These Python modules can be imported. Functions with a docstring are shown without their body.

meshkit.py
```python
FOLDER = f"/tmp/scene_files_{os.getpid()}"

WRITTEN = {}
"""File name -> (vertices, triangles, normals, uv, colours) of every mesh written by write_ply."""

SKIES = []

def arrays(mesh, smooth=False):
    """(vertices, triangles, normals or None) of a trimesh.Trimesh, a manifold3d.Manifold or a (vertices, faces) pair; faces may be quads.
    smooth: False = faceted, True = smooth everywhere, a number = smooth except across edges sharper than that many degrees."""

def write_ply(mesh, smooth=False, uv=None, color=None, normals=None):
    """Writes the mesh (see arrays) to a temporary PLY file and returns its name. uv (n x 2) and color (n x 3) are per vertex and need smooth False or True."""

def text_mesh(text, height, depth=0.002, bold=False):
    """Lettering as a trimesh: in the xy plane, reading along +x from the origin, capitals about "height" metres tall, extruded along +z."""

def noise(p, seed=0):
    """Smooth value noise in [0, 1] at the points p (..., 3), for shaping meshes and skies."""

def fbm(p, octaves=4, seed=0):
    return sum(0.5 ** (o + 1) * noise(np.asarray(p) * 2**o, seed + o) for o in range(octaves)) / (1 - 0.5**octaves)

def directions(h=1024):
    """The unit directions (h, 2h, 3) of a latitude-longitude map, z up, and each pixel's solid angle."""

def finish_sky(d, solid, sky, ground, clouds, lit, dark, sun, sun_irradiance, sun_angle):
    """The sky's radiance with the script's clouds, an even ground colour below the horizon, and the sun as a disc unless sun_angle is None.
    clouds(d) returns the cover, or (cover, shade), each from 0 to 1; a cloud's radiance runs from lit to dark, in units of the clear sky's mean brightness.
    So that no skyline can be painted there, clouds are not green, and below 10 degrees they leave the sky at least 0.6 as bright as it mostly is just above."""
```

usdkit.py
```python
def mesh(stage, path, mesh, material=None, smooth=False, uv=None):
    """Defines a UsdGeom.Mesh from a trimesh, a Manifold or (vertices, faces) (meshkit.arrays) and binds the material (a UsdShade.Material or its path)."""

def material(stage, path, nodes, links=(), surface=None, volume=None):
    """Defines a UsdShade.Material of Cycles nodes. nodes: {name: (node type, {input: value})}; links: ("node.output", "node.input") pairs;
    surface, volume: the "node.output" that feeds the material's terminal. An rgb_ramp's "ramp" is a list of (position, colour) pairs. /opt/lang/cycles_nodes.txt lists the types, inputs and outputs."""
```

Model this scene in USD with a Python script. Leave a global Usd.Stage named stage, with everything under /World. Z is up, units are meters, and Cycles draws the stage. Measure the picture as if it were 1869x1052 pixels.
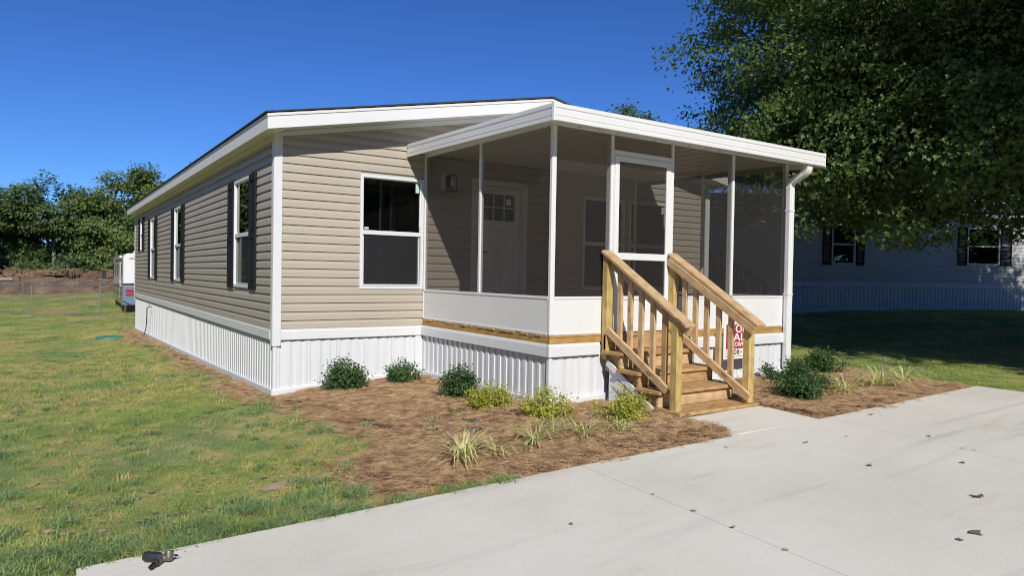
import math, random
import numpy as np, trimesh
import usdkit, meshkit
from pxr import Usd, UsdGeom, UsdLux, UsdShade, Gf, Sdf, Vt

stage = Usd.Stage.CreateInMemory()
UsdGeom.SetStageUpAxis(stage, "Z"); UsdGeom.SetStageMetersPerUnit(stage, 1.0)
UsdGeom.Xform.Define(stage, "/World")
rng = np.random.default_rng(7); random.seed(7)

# ------------------------------------------------------------------ camera
YAW, PITCH, ROLL, FPX = math.radians(33.887), math.radians(-1.036), math.radians(0.959), 1276.7
CAM = np.array([-2.494, -9.238, 1.649])
fwd = np.array([math.sin(YAW)*math.cos(PITCH), math.cos(YAW)*math.cos(PITCH), math.sin(PITCH)])
right = np.array([math.cos(YAW), -math.sin(YAW), 0.0]); up = np.cross(right, fwd)
cr, cu = math.cos(ROLL)*right + math.sin(ROLL)*up, -math.sin(ROLL)*right + math.cos(ROLL)*up
cam = UsdGeom.Camera.Define(stage, "/World/camera")
cam.CreateHorizontalApertureAttr(36.0); cam.CreateVerticalApertureAttr(36.0*577/1024)
cam.CreateFocalLengthAttr(36.0*FPX/1869); cam.CreateClippingRangeAttr(Gf.Vec2f(0.05, 2000))
cam.AddTransformOp().Set(Gf.Matrix4d(*cr, 0, *cu, 0, *(-fwd), 0, *CAM, 1))
cam.CreateExposureAttr(0.12)

# ------------------------------------------------------------------ sky and sun
SUN = np.array([-.52, -1.316, 1.0]); SUN /= np.linalg.norm(SUN)
sky_mat = usdkit.material(stage, "/World/Looks/sky_look", {
    "sky": ("sky_texture", {"sky_type": "single_scattering", "sun_disc": False, "sun_elevation": math.asin(SUN[2]),
                            "sun_rotation": math.atan2(SUN[0], SUN[1]), "altitude": 200.0, "air_density": 1.0, "aerosol_density": 0.0, "ozone_density": 6.0}),
    "k": ("mix", {"mix_type": "multiply", "fac": 1.0, "color2": (.374, .514, .723)}), "gm": ("gamma", {"gamma": 1.2}),
    "bg": ("background_shader", {"strength": 0.10})}, [("sky.color", "k.color1"), ("k.color", "gm.color"), ("gm.color", "bg.color")], surface="bg.background")
dome = UsdLux.DomeLight.Define(stage, "/World/sky")
UsdShade.MaterialBindingAPI.Apply(dome.GetPrim()).Bind(sky_mat)
sun = UsdLux.DistantLight.Define(stage, "/World/sun")
sun.CreateIntensityAttr(1.12); sun.CreateAngleAttr(0.53); sun.CreateColorAttr(Gf.Vec3f(1.0, 0.945, 0.86))
sun.GetPrim().CreateAttribute("inputs:normalize", Sdf.ValueTypeNames.Bool).Set(True)
zs = SUN; xs = np.cross([0, 0, 1.0], zs); xs /= np.linalg.norm(xs); ys = np.cross(zs, xs)
sun.AddTransformOp().Set(Gf.Matrix4d(*xs, 0, *ys, 0, *zs, 0, 0, 0, 50, 1))

# ------------------------------------------------------------------ scene helpers
taken = {}
def numbered(path):
    n = taken.get(path, 0); taken[path] = n + 1
    return path if n == 0 else f"{path}_{n:03d}"

def tag(prim, label=None, cat=None, group=None, kind=None):
    prim = prim.GetPrim() if hasattr(prim, "GetPrim") else prim
    for k, v in (("label", label), ("category", cat), ("group", group), ("kind", kind)):
        if v: prim.SetCustomDataByKey(k, v)
    return prim

LOC = {}
def thing(name, label, cat, loc=(0, 0, 0), group=None, kind=None):
    path = numbered("/World/" + name)
    x = UsdGeom.Xform.Define(stage, path); x.AddTranslateOp().Set(Gf.Vec3d(*map(float, loc)))
    LOC[path] = np.array(loc, float)
    tag(x, label, cat, group, kind)
    return path

def put(parent, name, mesh, mat, smooth=False, kind=None, label=None, extra=None):
    """One Mesh under parent (or /World). mesh holds world coordinates; extra: {primvar: per-vertex array}."""
    path = numbered((parent or "/World") + "/" + name)
    off = np.zeros(3)
    for k, v in LOC.items():
        if path == k or path.startswith(k + "/"): off = v
    if hasattr(mesh, "to_mesh") or isinstance(mesh, (tuple, list)):
        v, f, _ = meshkit.arrays(mesh)
    else:
        v, f = np.asarray(mesh.vertices), np.asarray(mesh.faces)
    use = np.unique(f)
    if len(use) < len(v):
        re_ = np.zeros(len(v), int); re_[use] = np.arange(len(use)); v, f = v[use], re_[f]
        if extra: extra = {k: np.asarray(a)[use] for k, a in extra.items()}
    m = usdkit.mesh(stage, path, (v - off, f), mat, smooth=smooth if extra is None else False)
    if extra:
        pv = UsdGeom.PrimvarsAPI(m)
        for k, a in extra.items():
            a = np.asarray(a, np.float32)
            if a.ndim == 2:
                pv.CreatePrimvar(k, Sdf.ValueTypeNames.Float3Array, "vertex").Set(Vt.Vec3fArray.FromNumpy(a))
            else:
                pv.CreatePrimvar(k, Sdf.ValueTypeNames.FloatArray, "vertex").Set(Vt.FloatArray.FromNumpy(a))
    tag(m, label=label, kind=kind)
    return path

def cat_(*ms):
    ms = [m for m in ms if m is not None]
    V, F, n = [], [], 0
    for m in ms:
        v, f = (m if isinstance(m, tuple) else (np.asarray(m.vertices), np.asarray(m.faces)))
        V.append(v); F.append(f + n); n += len(v)
    return np.vstack(V), np.vstack(F)

QUADS = np.array([[0,3,2,1],[4,5,6,7],[0,1,5,4],[1,2,6,5],[2,3,7,6],[3,0,4,7]])
BOXF = np.vstack([QUADS[:, [0,1,2]], QUADS[:, [0,2,3]]])
def box(x0, x1, y0, y1, z0, z1):
    v = np.array([[x0,y0,z0],[x1,y0,z0],[x1,y1,z0],[x0,y1,z0],[x0,y0,z1],[x1,y0,z1],[x1,y1,z1],[x0,y1,z1]], float)
    return v, BOXF.copy()

def _chamfer_faces():
    s = [(a, b, c) for a in (-1, 1) for b in (-1, 1) for c in (-1, 1)]
    idx = {}; pts = []
    for c in s:
        for ax in range(3):
            idx[(c, ax)] = len(pts); pts.append((c, ax))
    F = []
    for ax in range(3):
        o = [k for k in range(3) if k != ax]
        for sg in (-1, 1):
            ring = []
            for a, b in ((-1, -1), (1, -1), (1, 1), (-1, 1)):
                c = [0, 0, 0]; c[ax] = sg; c[o[0]] = a; c[o[1]] = b; ring.append(idx[(tuple(c), ax)])
            F += [[ring[0], ring[1], ring[2]], [ring[0], ring[2], ring[3]]]
        for a in (-1, 1):
            for b in (-1, 1):
                c0 = [0]*3; c1 = [0]*3; c0[ax], c1[ax] = -1, 1
                c0[o[0]] = c1[o[0]] = a; c0[o[1]] = c1[o[1]] = b; c0, c1 = tuple(c0), tuple(c1)
                q = [idx[(c0, o[0])], idx[(c1, o[0])], idx[(c1, o[1])], idx[(c0, o[1])]]
                F += [[q[0], q[1], q[2]], [q[0], q[2], q[3]]]
    for c in s: F.append([idx[(c, 0)], idx[(c, 1)], idx[(c, 2)]])
    return pts, np.array(F)
CPTS, CFACES = _chamfer_faces()
def cbox(size, c=.004):
    """chamfered box centred at the origin"""
    h = np.array(size, float)/2; c = min(c, h.min()*.45)
    v = np.array([[(h[k] if k == ax else h[k]-c)*cn[k] for k in range(3)] for cn, ax in CPTS])
    f = CFACES.copy(); ctr = v[f].mean(1); n = np.cross(v[f[:,1]]-v[f[:,0]], v[f[:,2]]-v[f[:,0]])
    flip = (n*ctr).sum(1) < 0; f[flip] = f[flip][:, ::-1]
    return v, f
def rbox(x0, x1, y0, y1, z0, z1, c=.004):
    v, f = cbox((x1-x0, y1-y0, z1-z0), c)
    return v + [(x0+x1)/2, (y0+y1)/2, (z0+z1)/2], f

def bar(p, q, w, h, upv=(0, 0, 1), c=.003):
    """a board from p to q, w across, h along upv; returns (mesh, local coordinates with the length on x)"""
    p, q = np.array(p, float), np.array(q, float); d = q-p; L = np.linalg.norm(d); d = d/L
    s = np.cross(d, upv); s /= np.linalg.norm(s); u = np.cross(s, d)
    v, f = cbox((L, w, h), c)
    if L > .5:
        pass
    return ((p+q)/2 + v[:, :1]*d + v[:, 1:2]*s + v[:, 2:3]*u, f if np.dot(np.cross(d, s), u) > 0 else f[:, ::-1]), v

def prism(poly, y0, y1, axis="y"):
    """poly (n,2) closed loop extruded; axis y: (x,z) loop, axis x: (y,z) loop, axis z: (x,y) loop"""
    from shapely.geometry import Polygon
    m = trimesh.creation.extrude_polygon(Polygon(poly), y1-y0, engine="earcut")
    v, f = np.array(m.vertices), np.array(m.faces)
    if axis == "y": return np.stack([v[:,0], y1-v[:,2], v[:,1]], 1), f
    if axis == "x": return np.stack([v[:,2]+y0, v[:,0], v[:,1]], 1), f
    return np.stack([v[:,0], v[:,1], v[:,2]+y0], 1), f

def loft(profile, path_pts, closed=True):
    """profile: list per station of (n,3) rings -> mesh with end caps (fan)"""
    R = np.array(path_pts); k, n, _ = R.shape
    v = R.reshape(-1, 3); F = []
    for i in range(k-1):
        for j in range(n if closed else n-1):
            a, b = i*n+j, i*n+(j+1) % n
            F += [[a, b, b+n], [a, b+n, a+n]]
    if closed:
        for j in range(1, n-1):
            F += [[0, j+1, j], [(k-1)*n, (k-1)*n+j, (k-1)*n+j+1]]
    return v, np.array(F)

def tube(pts, rad, sides=8):
    p = np.asarray(pts, float); rad = np.broadcast_to(rad, (len(p),))
    t = np.gradient(p, axis=0); t /= np.linalg.norm(t, axis=1, keepdims=True)+1e-12
    ref = np.where(np.abs(t[:, 2:]) < .9, [0, 0, 1.0], [1.0, 0, 0])
    a = np.cross(t, ref); a /= np.linalg.norm(a, axis=1, keepdims=True); b = np.cross(t, a)
    ang = np.arange(sides)*2*np.pi/sides
    R = p[:, None] + rad[:, None, None]*(np.cos(ang)[None, :, None]*a[:, None]+np.sin(ang)[None, :, None]*b[:, None])
    return loft(None, R)

def lathe(profile, center, sides=24):
    ang = np.arange(sides)*2*np.pi/sides
    R = np.array([[[r*math.cos(t), r*math.sin(t), z] for t in ang] for r, z in profile]) + np.asarray(center)
    return loft(None, R)

# ------------------------------------------------------------------ terrain height
def sst(t):
    t = np.clip(t, 0, 1); return t*t*(3-2*t)
def gz(x, y):
    x = np.asarray(x, float); y = np.asarray(y, float)
    z = .25*np.tanh(.07*x/.25)
    z = z + np.where(y > 0, -.5*np.tanh(np.maximum(y, 0)*.025/.5), .1*np.tanh(-np.minimum(y, 0)*.008/.1))
    return z + .5*sst((x-10)/10)

# ------------------------------------------------------------------ materials
def mat(name, nodes, links, surface="p.BSDF"):
    return usdkit.material(stage, "/World/Looks/" + name, nodes, links, surface=surface)

def plain(name, color, rough=.5, spec=.5, metallic=0., var=.0, scale=3., bump=0., bscale=60., coat=0.):
    nodes = {"p": ("principled_bsdf", {"base_color": color, "roughness": rough, "specular_ior_level": spec, "metallic": metallic, "coat_weight": coat})}
    links = []
    if var or bump: nodes["g"] = ("geometry", {})
    if var:
        nodes["n"] = ("noise_texture", {"scale": scale, "detail": 5.0, "roughness": .6})
        nodes["r"] = ("rgb_ramp", {"ramp": [(.25, tuple(c*(1-var) for c in color)), (.75, tuple(min(1, c*(1+var)) for c in color))]})
        links += [("g.position", "n.vector"), ("n.fac", "r.fac"), ("r.color", "p.base_color")]
    if bump:
        nodes["n2"] = ("noise_texture", {"scale": bscale, "detail": 3.0})
        nodes["b"] = ("bump", {"strength": bump, "distance": .004})
        links += [("g.position", "n2.vector"), ("n2.fac", "b.height"), ("b.normal", "p.normal")]
    return mat(name, nodes, links)

WHITE = plain("white_vinyl", (.66, .678, .692), .38, var=.035, scale=2.2)
WHITE_METAL = plain("white_painted_aluminium", (.69, .70, .695), .32, var=.03, scale=1.5)
WHITE_FASCIA = plain("white_painted_fascia", (.69, .70, .71), .5, var=.035, scale=2.0, bump=.05, bscale=40)
SOFFIT = plain("soffit_white", (.62, .61, .57), .55, var=.03)
SHUTTER = plain("black_plastic_shutter", (.012, .013, .018), .6, .2, var=.15, scale=3, bump=.12, bscale=90)
SHINGLE = plain("dark_shingle", (.045, .045, .048), .9, var=.35, scale=25, bump=.5, bscale=200)
INTERIOR = plain("interior_board", (.42, .41, .38), .7, var=.05)
BLACK_METAL = plain("black_metal", (.015, .015, .016), .35, metallic=.2)
STEEL = plain("galvanised_steel", (.42, .43, .44), .42, metallic=.85, var=.12, scale=9)
BRASS = plain("worn_cast_metal", (.20, .185, .14), .45, metallic=.75, var=.35, scale=60)
RUBBER = plain("black_rubber", (.02, .021, .024), .5, var=.25, scale=80)
CABLE = plain("dark_cable", (.06, .055, .045), .6)
RED = plain("sign_red", (.36, .028, .06), .4)
SIGNW = plain("sign_white", (.78, .76, .70), .42)
SIGNK = plain("sign_ink", (.02, .022, .04), .5)
GREENLID = plain("green_plastic_lid", (.055, .20, .115), .5, var=.15, scale=12)
STICKER = plain("pale_green_sticker", (.42, .62, .50), .6)
BULB = plain("frosted_bulb", (.7, .68, .62), .3)

def siding_look(name, color):
    return mat(name, {"g": ("geometry", {}), "n": ("noise_texture", {"scale": 1.1, "detail": 3.0}),
        "m": ("mapping", {"scale": (3., 3., 60.)}), "n2": ("noise_texture", {"scale": 3., "detail": 4.0}),
        "r": ("rgb_ramp", {"ramp": [(.3, tuple(c*.96 for c in color)), (.7, tuple(c*1.04 for c in color))]}),
        "ri": ("map_range", {"from_min": 0., "from_max": 1., "to_min": .97, "to_max": 1.03}),
        "h": ("hsv", {}), "b": ("bump", {"strength": .18, "distance": .003}),
        "p": ("principled_bsdf", {"roughness": .42, "specular_ior_level": .4})},
        [("g.position", "n.vector"), ("n.fac", "r.fac"), ("r.color", "h.color"), ("g.random_per_island", "ri.value"), ("ri.result", "h.value"),
         ("h.color", "p.base_color"), ("g.position", "m.vector"), ("m.vector", "n2.vector"), ("n2.fac", "b.height"), ("b.normal", "p.normal")])
SIDING = siding_look("tan_vinyl_siding", (.425, .380, .310))
SIDING_GREY = siding_look("pale_grey_vinyl_siding", (.46, .475, .46))

def skirt_look(name, color):
    return mat(name, {"g": ("geometry", {}), "a": ("attribute", {"attribute": "vent"}), "n": ("noise_texture", {"scale": 1.6, "detail": 4.}),
        "r": ("rgb_ramp", {"ramp": [(.3, tuple(c*.95 for c in color)), (.7, color)]}),
        "v": ("voronoi_texture", {"scale": 105., "randomness": 0.}), "lt": ("math", {"math_type": "less_than", "value2": .30}),
        "mul": ("math", {"math_type": "multiply"}), "k": ("math", {"math_type": "multiply", "value2": .72}),
        "mx": ("mix", {"color2": (.22, .23, .25)}), "p": ("principled_bsdf", {"roughness": .4})},
        [("g.position", "n.vector"), ("n.fac", "r.fac"), ("g.position", "v.vector"), ("v.distance", "lt.value1"), ("lt.value", "mul.value1"),
         ("a.fac", "mul.value2"), ("mul.value", "k.value1"), ("k.value", "mx.fac"), ("r.color", "mx.color1"), ("mx.color", "p.base_color")])
SKIRT = skirt_look("white_vinyl_skirting", (.655, .675, .695))
SKIRT_GREY = plain("pale_skirting", (.62, .66, .70), .5, var=.05)

def wood(name, a, b, knots=(.12, .06, .03)):
    return mat(name, {"at": ("attribute", {"attribute": "grain"}),
        "m": ("mapping", {"scale": (1.0, 15., 15.)}), "n": ("noise_texture", {"scale": 2.0, "detail": 6., "roughness": .6, "distortion": .5}),
        "m2": ("mapping", {"scale": (.9, 9., 9.)}), "w": ("wave_texture", {"scale": 1.6, "distortion": 7.0, "detail": 2.5, "detail_scale": 1.2}),
        "r": ("rgb_ramp", {"ramp": [(.25, tuple(c*.8 for c in a)), (.5, a), (.75, b)]}),
        "mw": ("mix", {"mix_type": "multiply", "fac": .38}), "rw": ("rgb_ramp", {"ramp": [(.0, (.62, .52, .40)), (.55, (1, 1, 1)), (1., (1, 1, 1))]}),
        "mk": ("mapping", {"scale": (2.6, 7., 7.)}), "v": ("voronoi_texture", {"scale": 1.0}),
        "rk": ("rgb_ramp", {"ramp": [(.0, (1, 1, 1)), (.10, (1, 1, 1)), (.17, (0, 0, 0)), (1., (0, 0, 0))]}),
        "mx": ("mix", {"color2": knots}), "kk": ("math", {"math_type": "multiply", "value2": .62}),
        "b": ("bump", {"strength": .25, "distance": .004}), "p": ("principled_bsdf", {"roughness": .62, "specular_ior_level": .3})},
        [("at.vector", "m.vector"), ("m.vector", "n.vector"), ("n.fac", "r.fac"), ("at.vector", "m2.vector"), ("m2.vector", "w.vector"), ("w.fac", "rw.fac"),
         ("r.color", "mw.color1"), ("rw.color", "mw.color2"), ("at.vector", "mk.vector"), ("mk.vector", "v.vector"), ("v.distance", "rk.fac"),
         ("rk.color", "kk.value1"), ("kk.value", "mx.fac"), ("mw.color", "mx.color1"), ("mx.color", "p.base_color"), ("n.fac", "b.height"), ("b.normal", "p.normal")])
WOOD_POST = wood("treated_post_wood", (.50, .365, .135), (.60, .46, .20))
WOOD_RAIL = wood("treated_rail_wood", (.53, .365, .20), (.66, .49, .29))
WOOD_TREAD = wood("treated_tread_wood", (.43, .275, .125), (.55, .375, .19))
WOOD_BAND = wood("treated_band_wood", (.40, .24, .075), (.52, .33, .12))
WOOD_DARK = wood("stained_dark_wood", (.045, .035, .028), (.07, .055, .045))

def pane_look(name, tint, ior=1.52, rough=0.0):
    return mat(name, {"f": ("fresnel", {"IOR": ior}), "t": ("transparent_bsdf", {"color": tint}), "g": ("glossy_bsdf", {"color": (1, 1, 1), "roughness": rough}),
        "m": ("mix_closure", {})}, [("f.fac", "m.fac"), ("t.BSDF", "m.closure1"), ("g.BSDF", "m.closure2")], surface="m.closure")
PANE = pane_look("window_glass", (.42, .46, .44), 1.75)
PANE_DARK = pane_look("vehicle_glass", (.12, .13, .14))
def screen_look(name, fac, color):
    return mat(name, {"t": ("transparent_bsdf", {"color": (1, 1, 1)}), "d": ("principled_bsdf", {"base_color": color, "roughness": .55}), "m": ("mix_closure", {"fac": fac})},
        [("t.BSDF", "m.closure1"), ("d.BSDF", "m.closure2")], surface="m.closure")
SCREEN = screen_look("insect_screen_mesh", .47, (.030, .028, .026))
WSCREEN = screen_look("window_screen_mesh", .49, (.030, .029, .032))

def ramp_noise(name, scale, stops, rough=.9, bump=0., bscale=40., detail=6., bdist=.01):
    nodes = {"g": ("geometry", {}), "n": ("noise_texture", {"scale": scale, "detail": detail, "roughness": .62}), "r": ("rgb_ramp", {"ramp": stops}),
             "p": ("principled_bsdf", {"roughness": rough, "specular_ior_level": .2})}
    links = [("g.position", "n.vector"), ("n.fac", "r.fac"), ("r.color", "p.base_color")]
    if bump:
        nodes["n2"] = ("noise_texture", {"scale": bscale, "detail": 5.}); nodes["b"] = ("bump", {"strength": bump, "distance": bdist})
        links += [("g.position", "n2.vector"), ("n2.fac", "b.height"), ("b.normal", "p.normal")]
    return mat(name, nodes, links)

GROUND = mat("turf_soil", {"g": ("geometry", {}), "n": ("noise_texture", {"scale": .22, "detail": 5., "roughness": .65}), "n3": ("noise_texture", {"scale": 14., "detail": 6., "roughness": .7}),
    "r": ("rgb_ramp", {"ramp": [(.30, (.24, .27, .080)), (.46, (.31, .315, .11)), (.58, (.42, .37, .165)), (.72, (.52, .41, .25))]}),
    "r2": ("rgb_ramp", {"ramp": [(.3, (.55, .6, .5)), (.7, (1.25, 1.2, 1.15))]}), "mm": ("mix", {"mix_type": "multiply", "fac": .85}),
    "n2": ("noise_texture", {"scale": 45., "detail": 4.}), "b": ("bump", {"strength": .7, "distance": .03}), "p": ("principled_bsdf", {"roughness": .95, "specular_ior_level": .1})},
    [("g.position", "n.vector"), ("n.fac", "r.fac"), ("g.position", "n3.vector"), ("n3.fac", "r2.fac"), ("r.color", "mm.color1"), ("r2.color", "mm.color2"), ("mm.color", "p.base_color"),
     ("g.position", "n2.vector"), ("n2.fac", "b.height"), ("b.normal", "p.normal")])
DIRT = ramp_noise("bare_dirt", 6., [(.3, (.33, .235, .15)), (.6, (.44, .33, .22)), (.8, (.54, .43, .31))], .95, .5, 50.)
MULCH = ramp_noise("pine_straw_bed", 22., [(.28, (.15, .085, .045)), (.5, (.33, .21, .12)), (.75, (.50, .345, .205))], .9, .9, 90., bdist=.02)
MOUND = ramp_noise("red_clay_mound", .9, [(.25, (.06, .04, .03)), (.45, (.14, .09, .065)), (.62, (.21, .14, .10)), (.8, (.30, .215, .15))], .95, 1.0, 3., bdist=.3)
CONCRETE = mat("driveway_concrete", {"g": ("geometry", {}), "n": ("noise_texture", {"scale": .55, "detail": 7., "roughness": .62}),
    "r": ("rgb_ramp", {"ramp": [(.3, (.61, .585, .50)), (.5, (.675, .655, .57)), (.7, (.71, .69, .61))]}),
    "n1": ("noise_texture", {"scale": 130., "detail": 3.}), "r1": ("rgb_ramp", {"ramp": [(.3, (.93, .93, .93)), (.7, (1.05, 1.05, 1.05))]}), "m1": ("mix", {"mix_type": "multiply", "fac": 1.}),
    "mp": ("mapping", {"rotation": (0, 0, .35), "scale": (.45, 2.2, 1.)}), "n2": ("noise_texture", {"scale": 2.4, "detail": 8., "roughness": .7}),
    "r2": ("rgb_ramp", {"ramp": [(.56, (0, 0, 0)), (.70, (1, 1, 1))]}), "k2": ("math", {"math_type": "multiply", "value2": .34}), "m2": ("mix", {"color2": (.50, .36, .20)}),
    "mp3": ("mapping", {"rotation": (0, 0, -1.15), "scale": (.22, 3.2, 1.)}), "n3": ("noise_texture", {"scale": 1.5, "detail": 5., "roughness": .6}),
    "r3": ("rgb_ramp", {"ramp": [(.58, (0, 0, 0)), (.72, (1, 1, 1))]}), "k3": ("math", {"math_type": "multiply", "value2": .32}), "m3": ("mix", {"color2": (.30, .295, .28)}),
    "mpb": ("mapping", {"scale": (6., 120., 1.)}), "nb": ("noise_texture", {"scale": 1., "detail": 3.}),
    "b": ("bump", {"strength": .18, "distance": .004}), "p": ("principled_bsdf", {"roughness": .85, "specular_ior_level": .25})},
    [("g.position", "n.vector"), ("n.fac", "r.fac"), ("g.position", "n1.vector"), ("n1.fac", "r1.fac"), ("r.color", "m1.color1"), ("r1.color", "m1.color2"),
     ("g.position", "mp.vector"), ("mp.vector", "n2.vector"), ("n2.fac", "r2.fac"), ("r2.color", "k2.value1"), ("k2.value", "m2.fac"), ("m1.color", "m2.color1"),
     ("g.position", "mp3.vector"), ("mp3.vector", "n3.vector"), ("n3.fac", "r3.fac"), ("r3.color", "k3.value1"), ("k3.value", "m3.fac"), ("m2.color", "m3.color1"),
     ("m3.color", "p.base_color"), ("g.position", "mpb.vector"), ("mpb.vector", "nb.vector"), ("nb.fac", "b.height"), ("b.normal", "p.normal")])

def leaf_look(name, stops, trans=.3, rough=.42, tcol=None, nscale=.9):
    mid = stops[len(stops)//2][1]
    return mat(name, {"g": ("geometry", {}), "nz": ("noise_texture", {"scale": nscale, "detail": 2.0}), "ns": ("map_range", {"from_min": .3, "from_max": .7, "to_min": 0., "to_max": 1., "clamp": True}),
        "mf": ("mix_float", {"fac": .45}), "r": ("rgb_ramp", {"ramp": stops}), "p": ("principled_bsdf", {"roughness": rough, "specular_ior_level": .45}),
        "t": ("translucent_bsdf", {"color": tcol or tuple(min(1, c*1.7) for c in mid)}), "m": ("mix_closure", {"fac": trans})},
        [("g.position", "nz.vector"), ("nz.fac", "ns.value"), ("g.random_per_island", "mf.a"), ("ns.result", "mf.b"), ("mf.result", "r.fac"), ("r.color", "p.base_color"), ("p.BSDF", "m.closure1"), ("t.BSDF", "m.closure2")], surface="m.closure")
MAPLE = leaf_look("maple_leaves", [(0, (.048, .088, .020)), (.45, (.105, .168, .034)), (.8, (.18, .245, .050)), (1, (.29, .32, .075))], .30, .5)
TREE_A = leaf_look("far_leaves_deep", [(0, (0.068, 0.111, 0.032)), (.5, (0.115, 0.169, 0.049)), (1, (0.196, 0.243, 0.074))], .22, .55)
TREE_B = leaf_look("far_leaves_fresh", [(0, (0.095, 0.142, 0.035)), (.5, (0.155, 0.209, 0.057)), (1, (0.257, 0.297, 0.095))], .22, .55)
TREE_C = leaf_look("far_leaves_blue", [(0, (0.068, 0.124, 0.057)), (.5, (0.105, 0.182, 0.078)), (1, (0.162, 0.236, 0.108))], .22, .55)
HOLLY = leaf_look("dark_shrub_leaves", [(0, (.030, .075, .018)), (.6, (.062, .135, .032)), (1, (.12, .21, .055))], .18, .5)
GOLD = leaf_look("yellow_shrub_leaves", [(0, (.20, .26, .04)), (.5, (.46, .45, .075)), (.85, (.64, .54, .11)), (1, (.55, .33, .09))], .28, .5, nscale=7.)
LIRI = leaf_look("variegated_blades", [(0, (.36, .42, .14)), (.5, (.66, .64, .30)), (1, (.86, .80, .52))], .28, .5)
LIRI_G = leaf_look("green_blades", [(0, (.12, .22, .06)), (1, (.26, .34, .12))], .2, .4)
PURPLE = plain("purple_flowers", (.20, .14, .26), .7, var=.3, scale=60)
WEED = leaf_look("weed_leaves", [(0, (.04, .09, .025)), (1, (.11, .18, .05))], .2, .4)
G_GREEN = leaf_look("grass_green", [(0, (0.215, 0.302, 0.079)), (.5, (0.348, 0.441, 0.128)), (1, (0.522, 0.580, 0.209))], .3, .7, nscale=3.5)
G_YEL = leaf_look("grass_yellow_green", [(0, (0.418, 0.407, 0.127)), (.5, (0.572, 0.539, 0.198)), (1, (0.704, 0.638, 0.286))], .3, .7, nscale=3.5)
G_DRY = leaf_look("grass_dry", [(0, (.42, .33, .17)), (.5, (.55, .44, .24)), (1, (.66, .55, .33))], .25, .8)
G_DARK = leaf_look("grass_dark_clover", [(0, (0.161, 0.253, 0.098)), (.5, (0.253, 0.362, 0.149)), (1, (0.368, 0.471, 0.207))], .25, .7)
STRAW = leaf_look("pine_needles", [(0, (.22, .125, .065)), (.3, (.46, .305, .165)), (.7, (.70, .51, .31)), (1, (.90, .76, .54))], .12, .6, nscale=9.)
DEADLEAF = leaf_look("dead_leaves", [(0, (.34, .20, .12)), (.4, (.52, .37, .25)), (.75, (.72, .60, .46)), (1, (.62, .46, .09))], .1, .6)
GREYLEAF = leaf_look("grey_dry_leaves", [(0, (.12, .115, .07)), (.6, (.20, .20, .12)), (1, (.30, .25, .16))], .08, .6)
BARK = ramp_noise("tree_bark", 7., [(.3, (.06, .05, .04)), (.7, (.15, .125, .10))], .9, .8, 20.)
BARK_PALE = ramp_noise("pale_bark", 5., [(.3, (.24, .21, .17)), (.7, (.40, .36, .30))], .9, .6, 14.)
BRUSH = ramp_noise("cut_brush", 1.2, [(.3, (.15, .095, .06)), (.6, (.27, .18, .11)), (.85, (.42, .32, .21))], .9)

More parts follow.
